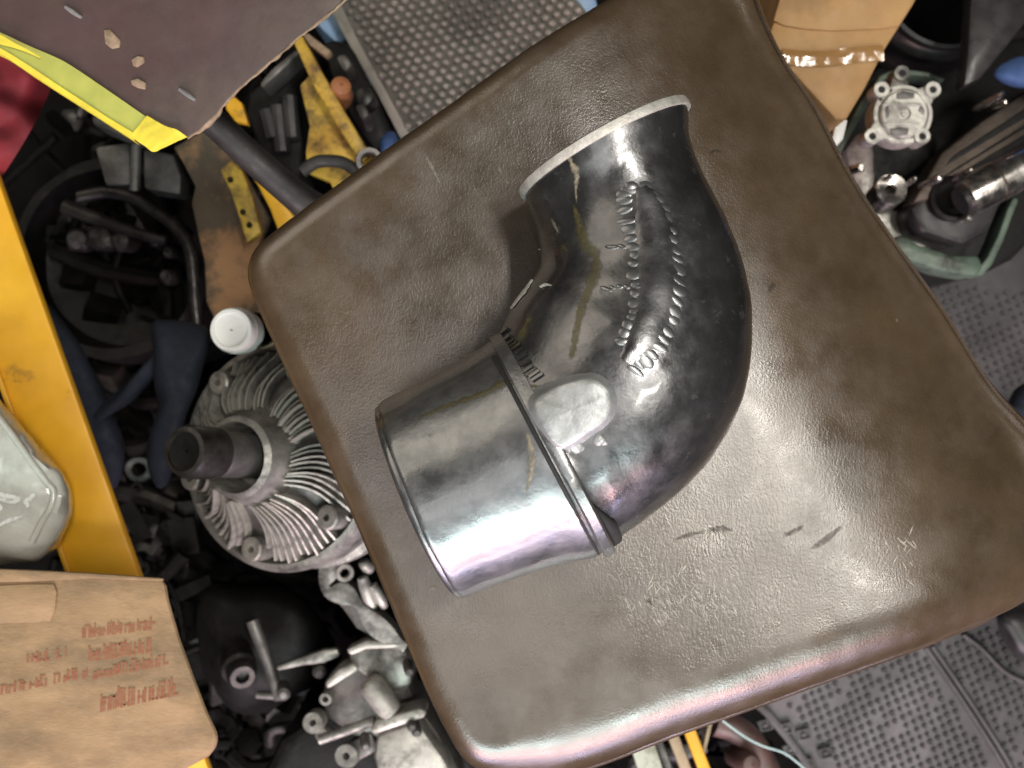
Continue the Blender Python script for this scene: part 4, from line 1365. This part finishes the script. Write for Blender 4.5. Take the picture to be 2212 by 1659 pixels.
bar("pale_green_strip", "wide pale green strip under the front edge of the seat", "strip", (1372, 1560), (1436, 1760), 52, 0.25, 0.008, MAT_PALEGREEN)
bar("tan_strip", "narrow tan strip between the pale green and amber strips", "strip", (1440, 1555), (1520, 1760), 24, 0.245, 0.008, MAT_TAN)
bar("dark_strip", "dark metal strip next to the pale green strip under the seat", "strip", (1405, 1555), (1482, 1760), 18, 0.235, 0.008, MAT_ALU_DK)
bar("amber_strip", "amber painted steel strip under the seat beside the dimpled mat", "strip", (1480, 1555), (1560, 1760), 26, 0.255, 0.008, MAT_YELLOW)
bar("wooden_sliver", "thin pale wooden sliver leaning by the amber strip", "sliver", (1538, 1555), (1516, 1640), 10, 0.25, 0.004, MAT_TAN)
pk = thing("pink_tube", "dull pink tube curving along the border of the dimpled mat", "tube", P(1610, 1600, 0.14))
MB().tube(crom([P(x, y, 0.17) for x, y in [(1545, 1560), (1590, 1575), (1625, 1605), (1650, 1650), (1690, 1740)]], 8), 0.0085, 14).build("tube_body", MAT_PINKISH, pk, smooth=80)
MB().lathe(P(1620, 1650, 0.185), [(0.007, -0.03), (0.007, 0.0), (0.005, 0.003), (0.0005, 0.004)], (0.1, 0.2, 1), 16).build("tube_stub", MAT_PINKISH, pk)
tag(MB().tube(crom([P(x, y, 0.20) for x, y in [(1560, 1556), (1610, 1592), (1650, 1612), (1700, 1630), (1760, 1680)]], 8), 0.0006, 6).build("cyan_thread", MAT_THREAD, smooth=80),
    "thin pale cyan thread crossing the mat border under the seat", "thread")

# ------------------------------------------------------------------ castings at bottom left
gb = thing("alloy_gearbox", "greasy alloy gearbox casting with drilled ears beside the seat", "gearbox", P(800, 1520, 0.08))
ZA = 0.25
MB().prism([(560, 1700), (600, 1600), (690, 1540), (702, 1475), (770, 1430), (912, 1470), (1000, 1600), (1080, 1720)], ZA - 0.03, 0.10).build("case_lower", MAT_GREASE, gb, bevel=0.005, jit=0.002, jscale=45, sub=2)
MB().prism([(694, 1548), (700, 1480), (742, 1430), (800, 1422), (880, 1470), (905, 1520), (960, 1600), (1010, 1700), (840, 1700), (812, 1600), (760, 1596)], ZA - 0.008, 0.05)\
    .build("case_top", MAT_ALU_DK, gb, bevel=0.005, jit=0.002, jscale=60, sub=2)
MB().prism([(752, 1412), (790, 1394), (866, 1392), (882, 1408), (892, 1480), (846, 1500), (800, 1470), (760, 1440)], ZA + 0.006, 0.03).build("side_block", MAT_ALU, gb, bevel=0.004, jit=0.001, jscale=70)
MB().prism([(746, 1404), (790, 1384), (870, 1386), (876, 1400), (790, 1404), (756, 1418)], ZA + 0.012, 0.012).build("block_lip", MAT_ALU_PALE, gb, bevel=0.002)
MB().prism([(700, 1476), (730, 1446), (764, 1432), (776, 1448), (740, 1470), (706, 1492)], ZA + 0.010, 0.02).build("end_lip", MAT_ALU_PALE, gb, bevel=0.003)
pa, pb = P(796, 1468, ZA + 0.012), P(846, 1540, ZA + 0.012)
MB().tube([pa, pa.lerp(pb, 0.1), pa.lerp(pb, 0.9), pb], [PX(20, .26), PX(27, .26), PX(27, .26), PX(24, .26)], 28).build("barrel", MAT_ALU_PALE, gb, smooth=50, jit=0.0006, jscale=90)
pa, pb = P(690, 1598, ZA + 0.008), P(810, 1556, ZA + 0.010)
MB().tube([pa, pa.lerp(pb, .5), pb], PX(11, .25), 12).build("rib_rail", MAT_ALU, gb, smooth=60)
MB().prism([(800, 1572), (812, 1556), (908, 1530), (922, 1538), (916, 1552), (820, 1584), (804, 1588)], ZA + 0.018, 0.02).build("rib_flange", MAT_ALU_PALE, gb, bevel=0.002)
MB().prism([(815, 1590), (900, 1560), (960, 1640), (1000, 1720), (830, 1720), (806, 1640)], ZA + 0.008, 0.03).build("pale_cover", MAT_ALU_PALE, gb, bevel=0.004, jit=0.001, jscale=60)


def ear(x, y, ro, ri, z, name, parent, mat, tl=(0, 0, 1)):
    a, b = PX(ro, z), PX(ri, z)
    return MB().lathe(P(x, y, z), [(b, -0.009), (a, -0.009), (a, -0.001), (a * .93, 0), (b * 1.15, 0), (b, -0.001), (b, -0.009)], tl, 24).build(name, mat, parent, smooth=40, jit=0.0004, jscale=120)


ear(675, 1562, 24, 7, ZA, "drilled_ear", gb, MAT_ALU, (-0.1, 0.1, 1))
ear(748, 1634, 26, 7, ZA - 0.004, "drilled_ear", gb, MAT_ALU, (-0.1, 0.1, 1))
ear(703, 1512, 14, 6, ZA + 0.004, "drilled_ear", gb, MAT_ALU)
MB().prism([(676, 1585), (700, 1572), (720, 1590), (700, 1606), (684, 1604)], ZA - 0.003, 0.01).build("ear_web", MAT_ALU, gb, bevel=0.002)
MB().prism([(748, 1610), (800, 1580), (820, 1620), (770, 1648)], ZA - 0.007, 0.01).build("ear_web", MAT_ALU_DK, gb, bevel=0.002)
for x, y in ((890, 1570), (900, 1582), (790, 1612), (884, 1450)):
    MB().lathe(P(x, y, ZA + 0.02), [(0.0028, -0.012), (0.0028, 0.0), (0.0015, 0.0015), (0.0003, 0.0015)], (0.2, -0.1, 1), 8).build("bolt", MAT_ALU_DK, gb)

# forked bracket
fb = thing("forked_bracket", "grey cast bracket with an eye, between finned hub and gearbox", "bracket", P(760, 1300, 0.20))
arm = crom([P(x, y, 0.262) for x, y in [(728, 1198), (712, 1232), (700, 1262), (712, 1280), (742, 1284), (764, 1296), (784, 1320), (812, 1352), (850, 1382), (876, 1400)]], 6)
lft, rgt = [], []
for i, p in enumerate(arm):
    t = (arm[min(i + 1, len(arm) - 1)] - arm[max(i - 1, 0)]).normalized()
    w_ = 0.0042 * (1 + 0.4 * math.sin(i * 0.33))
    sd = Vector((-t.y, t.x, 0)) * w_
    lft.append(p + sd)
    rgt.append(p - sd)
ol = lft + rgt[::-1]
MB().ring_loft([[q - Vector((0, 0, 0.014)) for q in ol], ol], cap0=True, cap1=True).build("arm", MAT_ALU, fb, bevel=0.0016, jit=0.0007, jscale=90)
MB().prism([(708, 1270), (735, 1262), (765, 1286), (800, 1330), (850, 1380), (820, 1392), (770, 1360), (740, 1320), (715, 1290)], 0.258, 0.02).build("web", MAT_ALU_DK, fb, bevel=0.004, jit=0.001, jscale=60, sub=1)
ear(745, 1238, 20, 10, 0.265, "eye", fb, MAT_ALU_PALE, (0.25, 0.1, 1))
for a, b, r in (((782, 1248), (806, 1312), 15), ((806, 1262), (832, 1312), 12), ((786, 1212), (800, 1235), 14)):
    pa, pb = P(*a, 0.262), P(*b, 0.258)
    MB().tube([pa, pa.lerp(pb, .3), pa.lerp(pb, .7), pb], [PX(r * .8, .26), PX(r, .26), PX(r * 1.05, .26), PX(r * .6, .26)], 12).build("finger", MAT_ALU_PALE, fb, smooth=80, jit=0.0008, jscale=90)

# dark starter motor with chrome knob
sm = thing("dark_starter", "black starter motor with a small greasy knob behind the printed box", "motor", P(540, 1420, 0.05))
pc_ = P(560, 1400, 0.16)
soft("case", [(430, 1290), (540, 1262), (650, 1290), (715, 1370), (700, 1460), (610, 1525), (510, 1535), (445, 1450)], 0.18, 0.11, MAT_GREASE, sm, amp=0.006, sc=30, dome=0.006)
MB().lathe(P(524, 1464, 0.222), [(0.010, -0.03), (0.0105, -0.010), (0.0085, -0.008), (0.0085, -0.003), (0.0070, 0.0), (0.0040, 0.0), (0.0036, -0.004), (0.0003, -0.004)], (0.45, -0.3, 1), 28).build("knob", MAT_GREASE3, sm, smooth=40)
for a, b, r in (((545, 1340), (575, 1420), 14), ((575, 1420), (605, 1510), 13), ((555, 1500), (615, 1505), 9)):
    pa, pb = P(*a, 0.215), P(*b, 0.215)
    MB().tube([pa, pa.lerp(pb, .5), pb], PX(r, .215), 12).build("rib", MAT_ALU_DK, sm, smooth=80)
MB().prism([(596, 1442), (650, 1420), (700, 1404), (728, 1402), (734, 1418), (700, 1432), (650, 1440), (600, 1452)], 0.24, 0.006).build("tab", MAT_ALU, sm, bevel=0.0015, jit=0.0006, jscale=80)
for x, y in ((612, 1500), (690, 1452)):
    MB().lathe(P(x, y, 0.225), [(0.004, -0.01), (0.004, 0.0), (0.002, 0.0015), (0.0003, 0.0015)], (0.2, -0.2, 1), 10).build("bolt", MAT_ALU_DK, sm)

# ------------------------------------------------------------------ heap of oily scrap in the dark gaps
def scraps(name, label, mat, regions, seed):
    rnd = random.Random(seed)
    mb = MB()
    for (x0, y0, x1, y1, z0, z1, n_) in regions:
        for _ in range(n_):
            z = rnd.uniform(z0, z1)
            c = P(rnd.uniform(x0, x1), rnd.uniform(y0, y1), z)
            kind = rnd.random()
            rot = Matrix.Rotation(rnd.uniform(0, 6.28), 3, 'Z') @ Matrix.Rotation(rnd.uniform(-0.7, 0.7), 3, 'X') @ Matrix.Rotation(rnd.uniform(-.5, .5), 3, 'Y')
            if kind < 0.35:
                L_ = rnd.uniform(0.008, 0.034)
                mb.box(c, L_, L_ * rnd.uniform(0.2, 0.8), rnd.uniform(0.003, 0.014), m=rot)
            elif kind < 0.65:
                d = rot @ Vector((1, 0, 0)) * rnd.uniform(0.02, 0.07)
                k = rnd.uniform(0.0015, 0.008)
                q = c + d * 0.5 + Vector((rnd.uniform(-.006, .006), rnd.uniform(-.006, .006), 0.003))
                mb.tube(crom([c, q, c + d], 4), k, 8)
            elif kind < 0.85:
                r_ = rnd.uniform(0.003, 0.011)
                mb.lathe(c, [(r_ * 0.45, -0.003), (r_, -0.003), (r_, 0.0), (r_ * 0.9, 0.001), (r_ * 0.5, 0.001), (r_ * 0.45, -0.003)], rot @ Vector((0, 0, 1)), 16)
            else:
                r_ = rnd.uniform(0.002, 0.006)
                mb.lathe(c, [(r_, -0.012), (r_, 0.0), (r_ * 1.7, 0.0), (r_ * 1.7, 0.004), (r_ * 1.3, 0.005), (0.0003, 0.005)], rot @ Vector((0, 0, 1)), 6)
    o = mb.build(name, mat, smooth=40, jit=0.0008, jscale=120)
    tag(o, label, "scrap")
    o['kind'] = 'stuff'


REG = [(120, 240, 460, 760, 0.03, 0.11, 70), (90, 700, 420, 1300, 0.03, 0.16, 210), (300, 1230, 1000, 1680, 0.03, 0.13, 210),
       (540, 80, 760, 440, 0.03, 0.15, 90), (1300, 1560, 1570, 1680, 0.05, 0.12, 40), (1680, 0, 2230, 560, 0.03, 0.12, 60), (100, 430, 400, 690, 0.150, 0.165, 34)]
scraps("oily_scraps", "heap of small black oily scrap in the gaps below the seat", MAT_GREASE2, REG, 5)
REG2 = [(a, b, c, d, e, f, max(4, n_ // 5)) for a, b, c, d, e, f, n_ in REG]
scraps("grey_scraps", "scattered small grey metal scraps among the black oily scrap", MAT_ALU_DK2, REG2, 11)
